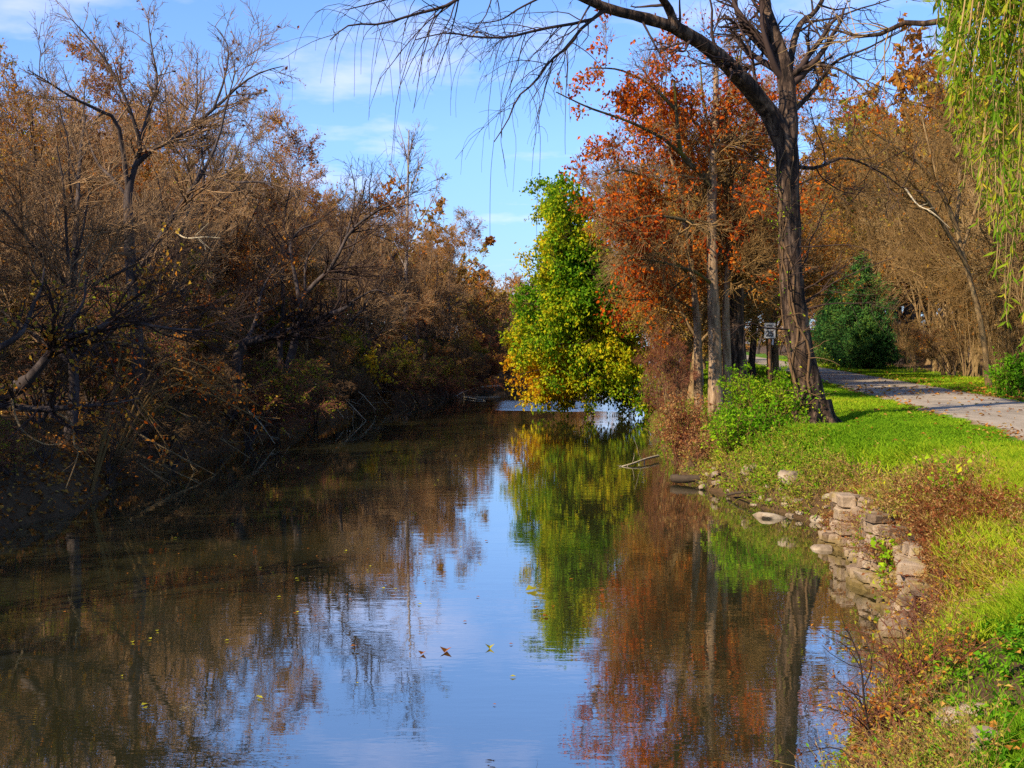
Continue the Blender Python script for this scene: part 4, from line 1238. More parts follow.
def wall():
    rng = np.random.default_rng(1301)
    base = np.array([float(XR(15.5)), 15.5, 0])
    o = thing('stone_wall', 'crumbling old retaining wall of tan stone at the waterside', 'wall', tuple(base))
    mb = MB(); yA, yB = 12.0, 18.4
    z = -.35
    course = 0
    while z < 1.0:
        h = rng.uniform(.075, .14)
        y = yA + rng.uniform(0, .2)
        while y < yB:
            ln = rng.uniform(.10, .34)
            yc = y + ln / 2
            topz = .80 + .12 * math.sin(yc * 2.1) - .22 * max(0, 13.4 - yc) - .1 * max(0, yc - 18)
            if z + h * .6 < topz and rng.random() > (.01 if z < .7 else .10):
                x0, x1 = float(XR(yc - .15)), float(XR(yc + .15))
                T = unit(np.array([x1 - x0, .3, 0])); Nr = np.array([T[1], -T[0], 0]); 
                ax = np.stack([T, Nr, [0, 0, 1]])
                c = np.array([float(XR(yc)), yc, z + h / 2]) + Nr * (.24 + .13 * max(z, 0) + rng.normal(0, .02) - (.12 if z < .1 else 0))
                add_block(mb, rng, c, ax, np.array([ln / 2 - .004, .17, h / 2 - .003]), rng.uniform(0, 1), .2)
            y += ln
        z += h; course += 1
    # rubble core behind the face
    yy = np.linspace(yA, yB, 40)
    zs_ = np.linspace(-.4, .74, 14)
    Yc, Zc = np.meshgrid(np.linspace(yA, yB, 70), zs_, indexing='ij')
    Zc = np.where(Zc > .3, .3 + (Zc - .3) * (1 - .3 * np.clip(13.4 - Yc, 0, 2)), Zc)
    Xc = XR(Yc.ravel()).reshape(Yc.shape) + .13 + .12 * np.clip(Zc, 0, 2) + rng.normal(0, .012, Yc.shape)
    back = np.stack([Xc[:, -1:] + .35, Yc[:, -1:], Zc[:, -1:] - .05], -1)
    V = np.concatenate([np.stack([Xc, Yc, Zc], -1), back], 1)
    ci = np.arange(70 * 15).reshape(70, 15)
    mb.add(V.reshape(-1, 3), np.stack([ci[:-1, :-1], ci[1:, :-1], ci[1:, 1:], ci[:-1, 1:]], -1).reshape(-1, 4), 1, .3)
    sub_mesh(o, 'facing', mb, [M['wall'], M['mortar']], base)
    bm_ = MB()
    z = -.35
    bxy = at(842, 560, 17.9)
    c0 = np.array([bxy[0] + .06, 18.05])
    while z < .70:
        h = rng.uniform(.14, .24)
        add_block(bm_, rng, np.array([c0[0] + .08 * z + rng.normal(0, .012), c0[1] + rng.normal(0, .012), z + h / 2]), np.eye(3), np.array([.13 - .02 * z, .16, h / 2 - .004]), rng.uniform(.3, 1))
        z += h
    sub_mesh(o, 'buttress', bm_, [M['wall']], base)


wall()


def stone(label, px, py, d, r, seed, group=None, mat='rock', flat=.6):
    rng = np.random.default_rng(seed)
    p = at(px, py, d)
    x, y = p[0], d
    z = max(g(x, y), -.1)
    import bmesh
    bm = bmesh.new(); bmesh.ops.create_icosphere(bm, subdivisions=3, radius=1)
    V = np.array([v.co[:] for v in bm.verts])
    k = 1 + .22 * fnoise(V, 1.4, seed) + .08 * fnoise(V, 4, seed + 1)
    for v, s in zip(bm.verts, k):
        q = np.array(v.co) * s
        q = np.clip(q, -.85, .8)
        v.co = Vector(q * np.array([r * 1.25, r * .9, r * flat]))
    me = bpy.data.meshes.new('stone'); bm.to_mesh(me); bm.free(); me.materials.append(M[mat])
    o = link('stone', me, loc=(x, y, z + r * flat * .25)); o.rotation_euler = (rng.normal(0, .15), rng.normal(0, .15), rng.uniform(0, 6.28))
    tag(o, label, 'stone', group)


stone('tan stone in the water beside the wall buttress', 820, 556, 18.2, .24, 1401)
stone('flat pale stone slab at the water edge below the weeds', 771, 520, 21.6, .36, 1402, flat=.3)
stone('pale stone lying behind the flat slab at the water edge', 788, 508, 22.6, .26, 1403)
stone('rounded stone at the water edge below the green bushes', 752, 500, 24.4, .2, 1404)
stone('grey stone lying in the grass beside the brambles', 962, 702, 7.6, .15, 1405, flat=.5)
stone('small grey stone in the corner grass by dead leaves', 985, 752, 6.7, .11, 1406, flat=.5)
rr_ = np.random.default_rng(1450)
for k in range(46):
    d = rr_.uniform(18.6, 27)
    x = float(XR(d)) + rr_.uniform(-.12, .45)
    p = to_px(x, d, .05)
    stone('small brown stone among the rubble at the foot of the bank', p[0], p[1], d, rr_.uniform(.05, .13), 1460 + k, 'rubble stones below the bank')


def stick(name, label, pts, w0, w1, mat, seed, n=6, cat='driftwood', absl=.5):
    rng = np.random.default_rng(seed)
    P = resample(pts, 12)
    R = np.linspace(w0, w1, 12) / 2
    m = MB(); m.tubes(P[None], R[None], 8, 0, rough=.08, rng=rng)
    if n:
        A, B = spawn(rng, P[None], R[None], n, (.3, .95), (45, 15), .4, 6, .15, .04, .5, .4, .006, absl=absl)
        m.tubes(A, B, 4, 0)
    base = np.array(pts[0], float)
    o = link(name, None)
    bpy.data.objects.remove(o)
    me = m.mesh(name, [M[mat]]); me.transform(__import__('mathutils').Matrix.Translation(-Vector(base)))
    return tag(link(name, me, loc=tuple(base)), label, cat)


def wp(px, py, dz=0.0):
    """point on the water surface seen at px, py"""
    d = F_PX * CAM_H / (py - 345)
    p = at(px, py, d); p[2] = dz
    return p


stick('driftwood', 'bleached forked branch poking out of the water near the oaks', [wp(658, 460, .10), wp(646, 463, .10), wp(632, 466, .05), wp(616, 467, -.03)], .07, .03, 'bleached', 1501, 9, absl=.8)
a_ = wp(672, 484, .12); b_ = wp(704, 486, .05)
stick('log', 'dark wet log with a pale cut end jutting from the bank', [a_, (a_ + b_) / 2 + [0, 0, .03], b_ + [.5, .2, .12]], .19, .15, 'wet_log', 1503, 2, 'log', .3)
stick('fallen_branch', 'long pale fallen branch angling out of dark water by the bend', [wp(500, 391, .35) * [1, 1, 1], wp(482, 392, .32), wp(466, 393.5, .16), wp(456, 396, .0)], .12, .05, 'bleached', 1504, 4, 'branch', .9)
stick('fallen_branch', 'low thin branch running along the water below the pale fallen branch', [wp(456, 396, .0), wp(470, 399, .06), wp(486, 401, .02)], .08, .04, 'bleached', 1505, 2, 'branch', .5)
for k, (p0, p1) in enumerate([((700, 481), (748, 492)), ((716, 487), (742, 478)), ((728, 498), (760, 505)), ((735, 486), (770, 496))]):
    A_, B_ = wp(*p0, .06), wp(*p1, .16)
    stick('fallen_branch', ['dead stick along the waterline below the bushes', 'pale dead stick slanting up the bank below the bushes', 'dead stick at the water by the pale slab', 'dead stick on the mud above the pale slab'][k],
          [A_, (A_ + B_) / 2 + [0, 0, .06], B_ + [.2, 0, .1]], .06, .03, 'bleached' if k % 2 else 'wet_log', 1510 + k, 3, 'branch', .4)
# pale snag on the shaded bank
for k, (pts, lab) in enumerate([([(12, 398, 19.5), (15, 415, 19.2), (24, 432, 19), (44, 444, 18.8), (62, 444, 18.6)], 'crooked pale dead branch hanging under the leaning dark tree'),
                                ([(56, 412, 19.5), (72, 424, 19.3), (74, 445, 19.1), (78, 455, 19), (66, 488, 18.8)], 'olive dead branch dipping to the water under the leaning dark tree'),
                                ([(176, 232, 29), (186, 238, 28.7), (205, 237, 28.5), (220, 238, 28.4)], 'bleached dead twig sticking out below the wide spreading tree'),
                                ([(905, 188, 44), (918, 205, 43.6), (932, 212, 43.2), (950, 228, 43)], 'pale broken branch lit up in front of the wood by the path')]):
    stick('dead_branch', lab, [at(*p) for p in pts], [.04, .035, .04, .07][k], .015, 'bark_tan' if k < 2 else 'bleached', 1530 + k, 5, 'branch', .5)


sr = np.random.default_rng(1590)
for k in range(26):
    d = sr.uniform(24, 66)
    x0 = float(XL(d)) - sr.uniform(.3, 1.2)
    a0 = np.array([x0, d, g(x0, d) + sr.uniform(.2, 1.3)])
    a2 = np.array([float(XL(d)) + sr.uniform(.3, 1.6), d + sr.uniform(-1.6, .8), sr.uniform(-.08, .25)])
    stick('dead_branch', 'dead stick dipping into the water along the shaded far bank', [a0, (a0 + a2) / 2 + [0, 0, sr.uniform(-.1, .35)], a2], sr.uniform(.03, .08), .015, 'bark_tan' if k % 3 or d < 30 else 'bleached', 1591 + k, 6, 'branch', .8)
    COL.objects[-1]['group'] = 'dead sticks along the shaded waterline'


# floating leaves ---------------------------------------------------------
def floating():
    rng = np.random.default_rng(1601)
    base = MB()
    base.leaves(np.zeros((1, 3)), np.array([[1., 0, 0]]), np.array([[0, 0, 1.]]), .1, .075, 0, .35, fold=.18)
    me = base.mesh('leaf', [M['litter']])
    b2 = MB(); b2.leaves(np.zeros((1, 3)), np.array([[1., 0, 0]]), np.array([[0, 0, 1.]]), .1, .075, 0, .95, fold=.2)
    me2 = b2.mesh('leaf', [M['leaf_yellow']])
    for (px, py, s, y_, lab) in [(421, 658, 1.1, 0, 'small dark curled leaf floating on the sky reflection, beside a larger dark leaf'), (447, 652, 1.6, 0, 'largest dark curled leaf floating on the sky reflection'),
                                 (490, 649, 1.3, 1, 'yellow leaf floating on the sky reflection near two dark leaves'), (537, 591, 1.8, 1, 'pale leaf floating near the edge of the green reflection'), (548, 618, .8, 0, 'tiny dark leaf floating just outside the green reflection')]:
        p = wp(px, py, .012)
        o = link('floating_leaf', me2 if y_ else me, loc=tuple(p)); o.scale = (s, s, s * 1.8); o.rotation_euler = (0, 0, rng.uniform(0, 6.28))
        tag(o, lab, 'leaf')
    for k in range(170):
        px, py = rng.uniform(60, 620), 345 + 400 * rng.uniform(.17, 1) ** 1.4 * .95
        if rng.random() < .6: px = rng.uniform(150, 480); py = rng.uniform(430, 620)
        p = wp(px, py, .01)
        if not (XL(p[1]) + 1 < p[0] < XR(p[1]) - .6): continue
        y_ = rng.random() < .4
        o = link('floating_leaf', me2 if y_ else me, loc=tuple(p)); s = rng.uniform(.3, .75); o.scale = (s, s, s); o.rotation_euler = (0, 0, rng.uniform(0, 6.28))
        tag(o, 'tiny yellow leaf speck floating in the dark reflections' if y_ else 'tiny brown leaf speck floating in the reflections', 'leaf', 'yellow specks on the water' if y_ else 'brown specks on the water')


floating()


# nest dangling from the longest twig -------------------------------------
def nest():
    rng = np.random.default_rng(1701)
    tip = at(490, 238, 22.7)
    o = thing('hanging_nest', 'small dark ragged nest dangling in the sky from the longest drooping twig', 'nest', tuple(tip))
    P = resample([at(494, 140, 22.8), at(491, 170, 22.75), at(490, 205, 22.7), tip], 10) - tip
    m = MB(); m.tubes(P[None], np.full((1, 10), .004), 4, 0)
    link('twig', m.mesh('twig', [M['twig_dark']]), o)
    n = 260
    d = unit(rng.normal(size=(n, 3))) * rng.uniform(.2, 1, (n, 1)) * np.array([.085, .07, .065]) - [0, 0, .05]
    b = MB(); b.leaves(d, unit(rng.normal(size=(n, 3))), unit(rng.normal(size=(n, 3))), .06, .04, 0, rng.uniform(0, .4, n))
    link('body', b.mesh('body', [M['litter']]), o)


nest()


# sign ---------------------------------------------------------------------
def sign():
    import bmesh
    d = 40.0
    x = at(769.5, 388, d)[0]
    z0 = g(x, d)
    o = thing('speed_limit_sign', 'small white speed limit sign on a wooden post in the grass', 'sign', (x, d, z0))
    ztop = at(769, 323, d)[2] - z0
    pw, ph = .36, .49

    def slab(w, h, t, bev, mat, name, parent, loc):
        bm = bmesh.new(); bmesh.ops.create_cube(bm, size=1)
        for v in bm.verts: v.co = Vector((v.co.x * w, v.co.y * t, v.co.z * h))
        bmesh.ops.bevel(bm, geom=bm.edges[:], offset=bev, segments=2, affect='EDGES')
        me = bpy.data.meshes.new(name); bm.to_mesh(me); bm.free(); me.materials.append(M[mat])
        return link(name, me, parent, loc)
    slab(.07, ztop + .3, .07, .008, 'wood_post', 'post', o, (0, .06, (ztop - .15) / 2 - .2))
    slab(.05, .20, .04, .004, 'sign_grey', 'bracket', o, (.10, .03, ztop - ph - .12))
    pn = slab(pw, ph, .006, .002, 'sign_white', 'panel', o, (0, 0, ztop - ph / 2))
    for txt, size, zz in (('SPEED', .082, .135), ('LIMIT', .082, .045), ('25', .25, -.18)):
        cu = bpy.data.curves.new('lettering', 'FONT'); cu.body = txt; cu.size = size; cu.align_x = 'CENTER'; cu.extrude = .002; cu.offset = .004 if size < .1 else .012
        tmp = bpy.data.objects.new('tmp', cu); COL.objects.link(tmp)
        dg = bpy.context.evaluated_depsgraph_get()
        me = bpy.data.meshes.new_from_object(tmp.evaluated_get(dg))
        bpy.data.objects.remove(tmp)
        me.materials.clear(); me.materials.append(M['sign_black'])
        t = link('lettering', me, pn, (0, -.006, zz)); t.rotation_euler = (RAD(90), 0, 0)


sign()


# ------------------------------------------------------------------ ground cover
def blades(rng, X, Y, h, w, var, lean=.35):
    n = len(X)
    Z = G(X, Y) - .01
    a = rng.uniform(0, 6.28, n)
    S = np.stack([np.cos(a), np.sin(a), 0 * a], 1)
    Ld = np.stack([rng.normal(0, lean, n), rng.normal(0, lean, n), np.ones(n)], 1)
    B = np.stack([X, Y, Z], 1)
    mid = B + Ld * h[:, None] * .55
    top = B + Ld * [1.9, 1.9, 1] * h[:, None]
    V = np.stack([B - S * w[:, None], B + S * w[:, None], mid + S * w[:, None] * .75, mid - S * w[:, None] * .75, top], 1)
    i = np.arange(n)[:, None] * 5
    q = np.concatenate([i, i + 1, i + 2, i + 3], 1); t = np.concatenate([i + 3, i + 2, i + 4], 1)
    return V.reshape(-1, 3), q, t, np.repeat(var, 5)


def scatter_xy(rng, n, ymin, ymax, tmin, tmax, p=2.0):
    u = rng.uniform(0, 1, n)
    Y = 1 / (1 / ymin + u * (1 / ymax - 1 / ymin)) if p == 2 else rng.uniform(ymin, ymax, n)
    X = XR(Y) + rng.uniform(0, 1, n) * (tmax - tmin) + tmin
    return X, Y


def visible(X, Y, m=40):
    px, py = to_px(X, Y, G(X, Y))
    return (px > -m) & (px < 1024 + m) & (py < 768 + 2 * m)


def grass():
    rng = np.random.default_rng(1801)
    mb = MB()
    for (n, y0, y1) in ((150000, 4.3, 9), (190000, 9, 20), (190000, 20, 45), (120000, 45, 130)):
        Y = 1 / (1 / y0 + rng.uniform(0, 1, n) * (1 / y1 - 1 / y0))
        lo, hi = XR(Y) + .5, np.minimum(XC(Y) + 7.2, Y * .43 + .6)
        X = lo + rng.uniform(0, 1, n) * (hi - lo)
        t = X - XR(Y); c = X - XC(Y)
        nz = fnoise(np.stack([X, Y], 1), .9, 21, 3)
        edge = 1.7 - .45 * ((Y > 12.5) & (Y < 23)) + .5 * np.clip(1 - np.abs(Y - 11.5) / 2.5, 0, 1) + .6 * nz - .9 * np.clip((9.5 - Y) / 2.5, 0, 1)
        keep = (np.abs(c + .12 * np.sin(Y * 2.1)) > 1.82 + .25 * fnoise(np.stack([X, Y], 1), 2.2, 22)) & visible(X, Y)
        keep &= rng.uniform(0, 1, n) < np.clip((t - edge) / .7 + .15, .10, 1)
        keep &= rng.uniform(0, 1, n) < np.where(c > 5.2, .3, 1) * np.clip(1.05 + .9 * fnoise(np.stack([X, Y], 1), .8, 28, 3), .25, 1)
        X, Y, t, c = X[keep], Y[keep], t[keep], c[keep]
        p2 = np.stack([X, Y], 1)
        patch = fnoise(p2, .5, 23, 3)
        near = np.clip((3.6 - t) / 2.6, 0, 1)
        var = .30 + .24 * patch + .34 * near * (Y > 9) + rng.normal(0, .12, len(X)) + .12 * np.clip((c - 1.9) / 2, 0, 1)
        h = (.06 + .03 * patch + .11 * near * (Y > 9)) * rng.uniform(.6, 1.5, len(X)) * np.where(Y > 45, 1.4, 1)
        w = np.clip(.0011 * Y ** .75, .003, .03) * rng.uniform(.7, 1.3, len(X))
        V, q, tr3, va = blades(rng, X, Y, np.maximum(h, .03), w, np.clip(var, 0, 1))
        n0 = mb.n
        mb.add(V, q, 0, va); mb.f3.append(tr3 + n0); mb.m3.append(np.zeros(len(tr3))); mb.s3.append(np.zeros(len(tr3), bool))
    tag(link('grass', mb.mesh('grass', [M['grass']])), 'bright green grass on the canal bank and the path verges', 'grass', kind='stuff')


grass()


def weeds():
    rng = np.random.default_rng(1901)
    mb = MB()
    for (n, y0, y1) in ((4200, 5.2, 11), (8500, 11, 20), (6500, 20, 48)):
        Y = 1 / (1 / y0 + rng.uniform(0, 1, n) * (1 / y1 - 1 / y0))
        X = XR(Y) + np.abs(rng.normal(0, 1, n)) * 1.25 + .1
        nz = fnoise(np.stack([X, Y], 1), 1.0, 31, 3)
        t = X - XR(Y)
        wallz = (Y > 13) & (Y < 18.4) & (t < .2)
        keep = visible(X, Y) & (t < np.where((Y > 12.5) & (Y < 23), 1.35, 2.0) + .6 * nz) & ((Y < 18.5) | (t > .10)) & ~wallz & ((Y > 9.5) | (t < 1.25 + .4 * nz))
        X, Y, nz, t = X[keep], Y[keep], nz[keep], t[keep]
        n = len(X)
        K = 5
        P = np.zeros((n, K, 3)); P[:, 0] = np.stack([X, Y, G(X, Y) - .02], 1)
        d = unit(np.stack([rng.normal(-.25, .5, n), rng.normal(-.1, .5, n), np.ones(n)], 1))
        L = np.where(Y > 12, .8, 1) * rng.uniform(.12, .5, n) * np.clip(1 + .9 * fnoise(np.stack([X, Y], 1), 1.7, 35, 2), .3, 1.6)
        for k in range(1, K):
            P[:, k] = P[:, k - 1] + d * (L / (K - 1))[:, None]
            d = unit(d + rng.normal(size=(n, 3)) * .26 + [-.10, 0, -.20])
        L = np.where(rng.uniform(0, 1, n) < .06, rng.uniform(.5, .95, n), L)
        patch = 1.25 * fnoise(np.stack([X, Y], 1), .95, 33, 3)
        v = np.clip(.47 - .12 * np.clip((14.5 - Y) / 2, 0, 1) * (Y > 7.5) - .05 * ((Y > 10.5) & (Y < 18.5)) * np.clip((2.0 - t) / .8, 0, 1) + .27 * patch + rng.normal(0, .17, n) + .20 * np.clip((Y - 19) / 4, 0, 1) + .1 * (t > 1.5), 0, 1)
        wd = np.clip(.00045 * Y ** .8, .0015, .006)
        mb.tubes(P, np.linspace(1, .5, K)[None] * wd[:, None], 3, 0, v * .7)
        m = n * 6
        pi = rng.integers(0, n, m); s = rng.uniform(.25, 1, m) * (K - 1); i = np.minimum(s.astype(int), K - 2); u = (s - i)[:, None]
        C = P[pi, i] * (1 - u) + P[pi, i + 1] * u
        Lf = rng.uniform(.025, .06, m) * np.clip(P[pi, 0, 1] / 14, .5, 1) * np.where(v[pi] > .62, 1.25, 1)
        mb.leaves(C, unit(rng.normal(size=(m, 3)) + [0, 0, .1]), unit(rng.normal(size=(m, 3)) + [0, 0, .8]), Lf, Lf * rng.uniform(.25, .65, m), 0, np.clip(v[pi] + rng.normal(0, .10, m), 0, 1))
    tag(link('weeds', mb.mesh('weeds', [M['weeds']])), 'dry russet and green weeds covering the sloping canal bank', 'weeds', kind='stuff')


weeds()


def litter():
    rng = np.random.default_rng(2001)
    mb = MB()
    n = 60000
    Y = 1 / (1 / 4.5 + rng.uniform(0, 1, n) * (1 / 110 - 1 / 4.5))
    lo, hi = XR(Y) + .2, np.minimum(XC(Y) + 6, Y * .43 + .6)
    X = lo + rng.uniform(0, 1, n) * (hi - lo)
    c = X - XC(Y); t = X - XR(Y)
    dens = .09 + 1.3 * np.exp(-((c - 2.6) / .8) ** 2) + .35 * np.exp(-((np.abs(c) - 1.9) / .35) ** 2) + .16 * np.clip((2.4 - t) / 2, 0, 1)
    dens += .35 * (Y < 9.5) * np.clip(fnoise(np.stack([X, Y], 1), 2.0, 44, 2) + .1, 0, 1)
    dens *= np.clip(.75 + .7 * fnoise(np.stack([X, Y], 1), .7, 41, 3), 0.05, 1.5)
    patchy = (np.abs(Y - 42) < 4) & (np.abs(c) < 2)
    dens = np.where(patchy, np.maximum(dens, .45), dens)
    keep = (rng.uniform(0, 1, n) < dens) & visible(X, Y)
    X, Y, c = X[keep], Y[keep], c[keep]; n = len(X)
    Z = G(X, Y) + np.where(np.abs(c) < 1.9, .055, .04) + rng.uniform(0, .03, n)
    D = unit(np.stack([rng.normal(size=n), rng.normal(size=n), rng.normal(0, .15, n)], 1))
    L = rng.uniform(.05, .11, n) * np.clip(Y / 22, .7, 1.8)
    mb.leaves(np.stack([X, Y, Z], 1), D, unit(rng.normal(size=(n, 3)) * .35 + [0, 0, 1]), L, L * .7, 0, rng.uniform(0, 1, n))
    n = 16000
    Y = rng.uniform(9, 62, n); X = XL(Y) - rng.uniform(.08, 1, n) ** 1.6 * 5.5
    D = unit(np.stack([rng.normal(size=n), rng.normal(size=n), rng.normal(0, .4, n)], 1)); L = rng.uniform(.06, .13, n)
    mb.leaves(np.stack([X, Y, G(X, Y) + rng.uniform(.01, .08, n)], 1), D, unit(rng.normal(size=(n, 3)) * .6 + [0, 0, 1]), L, L * .7, 0, rng.uniform(0, .9, n))
    tag(link('fallen_leaves', mb.mesh('fallen_leaves', [M['litter']])), 'fallen orange leaves along the path edge and in the grass', 'leaves', kind='stuff')


litter()


# ---- plants close by
def vine_patch(label, pts, n, size, seed, mat='leaf_green'):
    rng = np.random.default_rng(seed)
    P = resample(pts, 14)
    base = P[0].copy()
    o = thing('creeper', label, 'creeper', tuple(base))
    A, B = spawn(rng, P[None], np.full((1, 14), .008), 26, (0, 1), (65, 20), .2, 6, .2, .02, .7, .5, .003, absl=.45)
    m = MB(); m.tubes(P[None], np.full((1, 14), .008), 4, 0); m.tubes(A, B, 3, 0)
    leaf_scatter(rng, m, np.concatenate([A, np.repeat(P[None, ::2][:, :6], 10, 0)]), n, size, asp=.85, spread=.04, up=1.2, varf=lambda C, q: .62 + q.normal(0, .18, len(C)))
    sub_mesh(o, 'stem', m, [M['twig_brown'], M[mat]], base)


def onbank(px, d, lift=.1):
    x = at(px, 500, d)[0]
    return np.array([x, d, g(x, d) + lift])


vine_patch('lime green creeper draped down the face of the stone wall', [onbank(905, 15.2, .12), onbank(893, 14.9, .14), at(888, 545, 14.6), at(886, 570, 14.3), at(890, 590, 14.1)], 190, .075, 2101)
vine_patch('patch of lime green creeper on the weedy slope above the wall', [onbank(935, 16.4, .15), onbank(944, 15.8, .2), onbank(950, 15.3, .2), onbank(954, 14.9, .15)], 260, .08, 2102)
vine_patch('green creeper trailing over the top of the stone wall', [onbank(918, 15.6, .1), onbank(908, 15.5, .12), onbank(900, 15.4, .1)], 120, .06, 2103)


def foreground():
    rng = np.random.default_rng(2201)
    # thin sapling leaning over the water's edge
    b = np.array([2.35, 7.6, g(2.35, 7.6)])
    o = thing('sapling', 'thin sparse-leaved sapling rising at the water edge by the brambles', 'sapling', tuple(b))
    tips = [([b, at(872, 745, 7.7), at(864, 700, 7.8), at(860, 660, 7.9), at(846, 628, 8)], .022), ([at(866, 710, 7.8), at(850, 690, 7.8), at(836, 682, 7.9)], .01), ([at(863, 690, 7.8), at(872, 664, 7.9), at(866, 640, 8)], .01),
            ([at(869, 730, 7.7), at(852, 716, 7.6), at(824, 706, 7.6)], .01), ([at(861, 668, 7.9), at(848, 648, 7.9), at(835, 640, 8)], .008), ([b, at(868, 770, 7.3), at(838, 748, 7.4), at(806, 752, 7.5)], .014)]
    P, R = curves([(resample(p, 9), np.linspace(w, w * .4, 9) / 2) for p, w in tips])
    A, B = spawn(rng, P, R, 46, (.2, 1), (50, 15), .3, 5, .14, .03, .6, .5, .0016, absl=.28)
    m = MB(); m.tubes(P, R, 5, 0); m.tubes(A, B, 3, 0, rv(rng, len(A)))
    leaf_scatter(rng, m, A, 90, .028, spread=.01, hang=.6)
    sub_mesh(o, 'stem', m, [M['twig_dark'], M['leaf_rust']], b)
    # brambles
    for k, (px, py, d, rx, rz, lab) in enumerate([(925, 705, 8.7, .45, .55, 'dark red bramble tangle at the water edge below the stone wall'), (893, 735, 8.0, .40, .45, 'orange-leaved bramble beside the thin sapling'),
                                                  (935, 640, 11.2, .55, .55, 'red-brown bramble on the slope above the end of the wall'), (905, 765, 7.2, .35, .35, 'bramble with dry orange leaves beside the corner grass')]):
        x = at(px, py, d)[0]
        x = max(x, float(XR(d)) + .05)
        bush('bramble', lab, x, d, rx, rz, 420, .035, 'leaf_rust', 'twig_red', 2210 + k, 46, up=.02, droop=.045)
    for k, (y_, dx, rx, rz, lab) in enumerate([(13.2, .30, .45, .18, 'dry rusty weeds hanging over the near end of the stone wall'), (15.0, .36, .5, .18, 'dry rusty weeds hanging over the middle of the stone wall'), (17.2, .36, .45, .16, 'dry rusty weeds hanging over the buttress end of the stone wall')]):
        x = float(XR(y_)) + dx
        bush('bramble', lab, x, y_, rx, rz, 420, .04, 'weeds', 'twig_red', 2260 + k, 60, up=-.02, droop=.07, varf=lambda C, q: .3 + .2 * fnoise(C, 2, 7) + q.normal(0, .15, len(C)))
    # leafy plants in the corner grass
    for k in range(150):
        d = rng.uniform(5.4, 9.8)
        x = float(XR(d)) + rng.uniform(.75, 2.6)
        px, _ = to_px(x, d, .5)
        if not 870 < px < 1060: continue
        n = 70; z = g(x, d)
        n = 26
        K = 6
        St = np.stack([np.cumsum(rng.normal(0, .012, K)), np.cumsum(rng.normal(0, .012, K)), np.linspace(-.03, rng.uniform(.06, .16), K)], 1)
        m = MB(); m.tubes(St[None], np.full((1, K), .004), 3, 0, .3)
        bi = rng.integers(3, K * 3, n)
        base = m.v[0][bi]
        a = rng.uniform(0, 6.28, n)
        D = unit(np.stack([np.cos(a), np.sin(a), rng.uniform(.0, .9, n)], 1)); S = unit(np.cross(D, rng.normal(0, .3, (n, 3)) + [0, 0, 1])); L = rng.uniform(.03, .085, n)[:, None]
        V = np.stack([base + D * L * .55 + S * L * .22 + [0, 0, .008], base + D * L * 1.0 - [0, 0, .015], base + D * L * .55 - S * L * .22 + [0, 0, .008]], 1).reshape(-1, 3)
        j = m.n + np.arange(n) * 3
        m.add(V, np.zeros((0, 4), int), 0, np.repeat(rng.uniform(.1, 1, n), 3))
        m.f4.append(np.stack([bi, j, j + 1, j + 2], 1)); m.m4.append(np.zeros(n)); m.s4.append(np.zeros(n, bool))
        tag(link('leafy_plant', m.mesh('leafy_plant', [M['leaf_deep']]), loc=(x, d, z)), 'low broad-leaved green weed in the corner grass by the brambles', 'plant', 'broad-leaved weeds in the corner grass')


foreground()

# ------------------------------------------------------------------ sky and sun
SUN_EL = 36.0
TO_SUN = np.array([-.78, -.63]); TO_SUN = TO_SUN / np.linalg.norm(TO_SUN)
w = bpy.data.worlds.new('World'); sc.world = w; w.use_nodes = True
nt = w.node_tree; nt.nodes.clear()
out = nt.nodes.new('ShaderNodeOutputWorld'); bg = nt.nodes.new('ShaderNodeBackground')
sky = nt.nodes.new('ShaderNodeTexSky'); sky.sky_type = 'NISHITA'; sky.sun_disc = False
sky.sun_elevation = RAD(SUN_EL); sky.sun_rotation = math.atan2(TO_SUN[0], TO_SUN[1])
sky.air_density = 1.0; sky.dust_density = .15; sky.ozone_density = 2.5
tc = nt.nodes.new('ShaderNodeTexCoord'); sx = nt.nodes.new('ShaderNodeSeparateXYZ'); nt.links.new(tc.outputs['Generated'], sx.inputs[0])
hs = nt.nodes.new('ShaderNodeHueSaturation'); hs.inputs['Saturation'].default_value = 1.15; hs.inputs['Value'].default_value = 1.0
nt.links.new(sky.outputs[0], hs.inputs['Color'])
zz = math_(nt, 'ADD', math_(nt, 'MAXIMUM', sx.outputs['Z'], 0.0), .10)
cx = nt.nodes.new('ShaderNodeCombineXYZ')
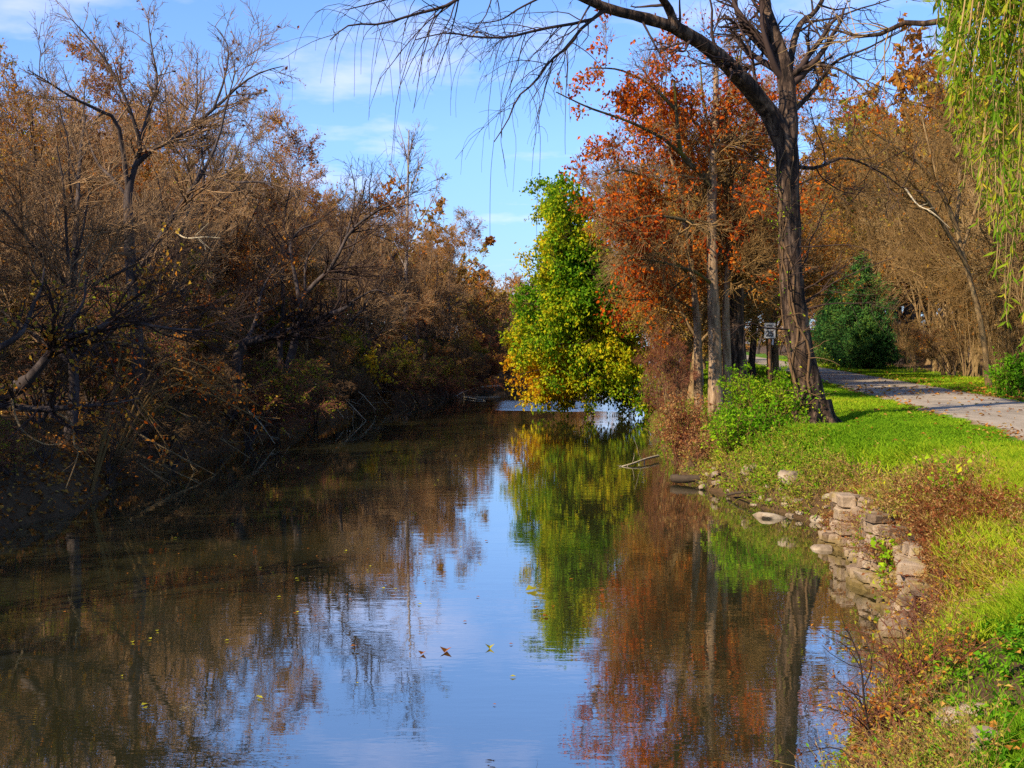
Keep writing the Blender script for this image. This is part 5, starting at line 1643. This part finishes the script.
nt.links.new(math_(nt, 'DIVIDE', sx.outputs['X'], zz), cx.inputs[0]); nt.links.new(math_(nt, 'DIVIDE', sx.outputs['Y'], zz), cx.inputs[1])
cx.inputs[2].default_value = 3.7
cn = nt.nodes.new('ShaderNodeTexNoise'); cn.inputs['Scale'].default_value = 1.7; cn.inputs['Detail'].default_value = 7; cn.inputs['Roughness'].default_value = .55
nt.links.new(cx.outputs[0], cn.inputs['Vector'])
cf = ramp(nt, cn.outputs['Fac'], [(.53, (0, 0, 0)), (.76, (1, 1, 1))])
mix = nt.nodes.new('ShaderNodeMix'); mix.data_type = 'RGBA'
tint = nt.nodes.new('ShaderNodeMix'); tint.data_type = 'RGBA'; tint.blend_type = 'MULTIPLY'; tint.inputs['Factor'].default_value = 1
nt.links.new(hs.outputs[0], tint.inputs[6]); nt.links.new(ramp(nt, sx.outputs['Z'], [(0, (.30, .42, .78)), (.07, (.46, .57, .88)), (.16, (.74, .80, 1.06)), (.30, (.88, .90, 1.10))]), tint.inputs[7])
nt.links.new(math_(nt, 'MULTIPLY', cf, .62), mix.inputs['Factor']); nt.links.new(tint.outputs[2], mix.inputs[6]); mix.inputs[7].default_value = (5.8, 5.5, 7.0, 1)
nt.links.new(mix.outputs[2], bg.inputs[0]); bg.inputs[1].default_value = .14
nt.links.new(bg.outputs[0], out.inputs[0])

sd = bpy.data.lights.new('sun', 'SUN'); sd.energy = 5.0; sd.angle = RAD(.5); sd.color = (1.0, .87, .68)
so = bpy.data.objects.new('sun', sd); COL.objects.link(so)
ce = math.cos(RAD(SUN_EL))
so.rotation_euler = Vector((TO_SUN[0] * ce, TO_SUN[1] * ce, math.sin(RAD(SUN_EL)))).to_track_quat('Z', 'Y').to_euler()

vs = sc.view_settings
vs.view_transform = 'Standard'; vs.look = 'None'; vs.gamma = 1; vs.exposure = 0.7; vs.use_curve_mapping = False
cy = sc.cycles
cy.use_denoising = False
cy.max_bounces = 5; cy.diffuse_bounces = 2; cy.glossy_bounces = 3; cy.transmission_bounces = 2; cy.transparent_max_bounces = 4
cy.caustics_reflective = False; cy.caustics_refractive = False
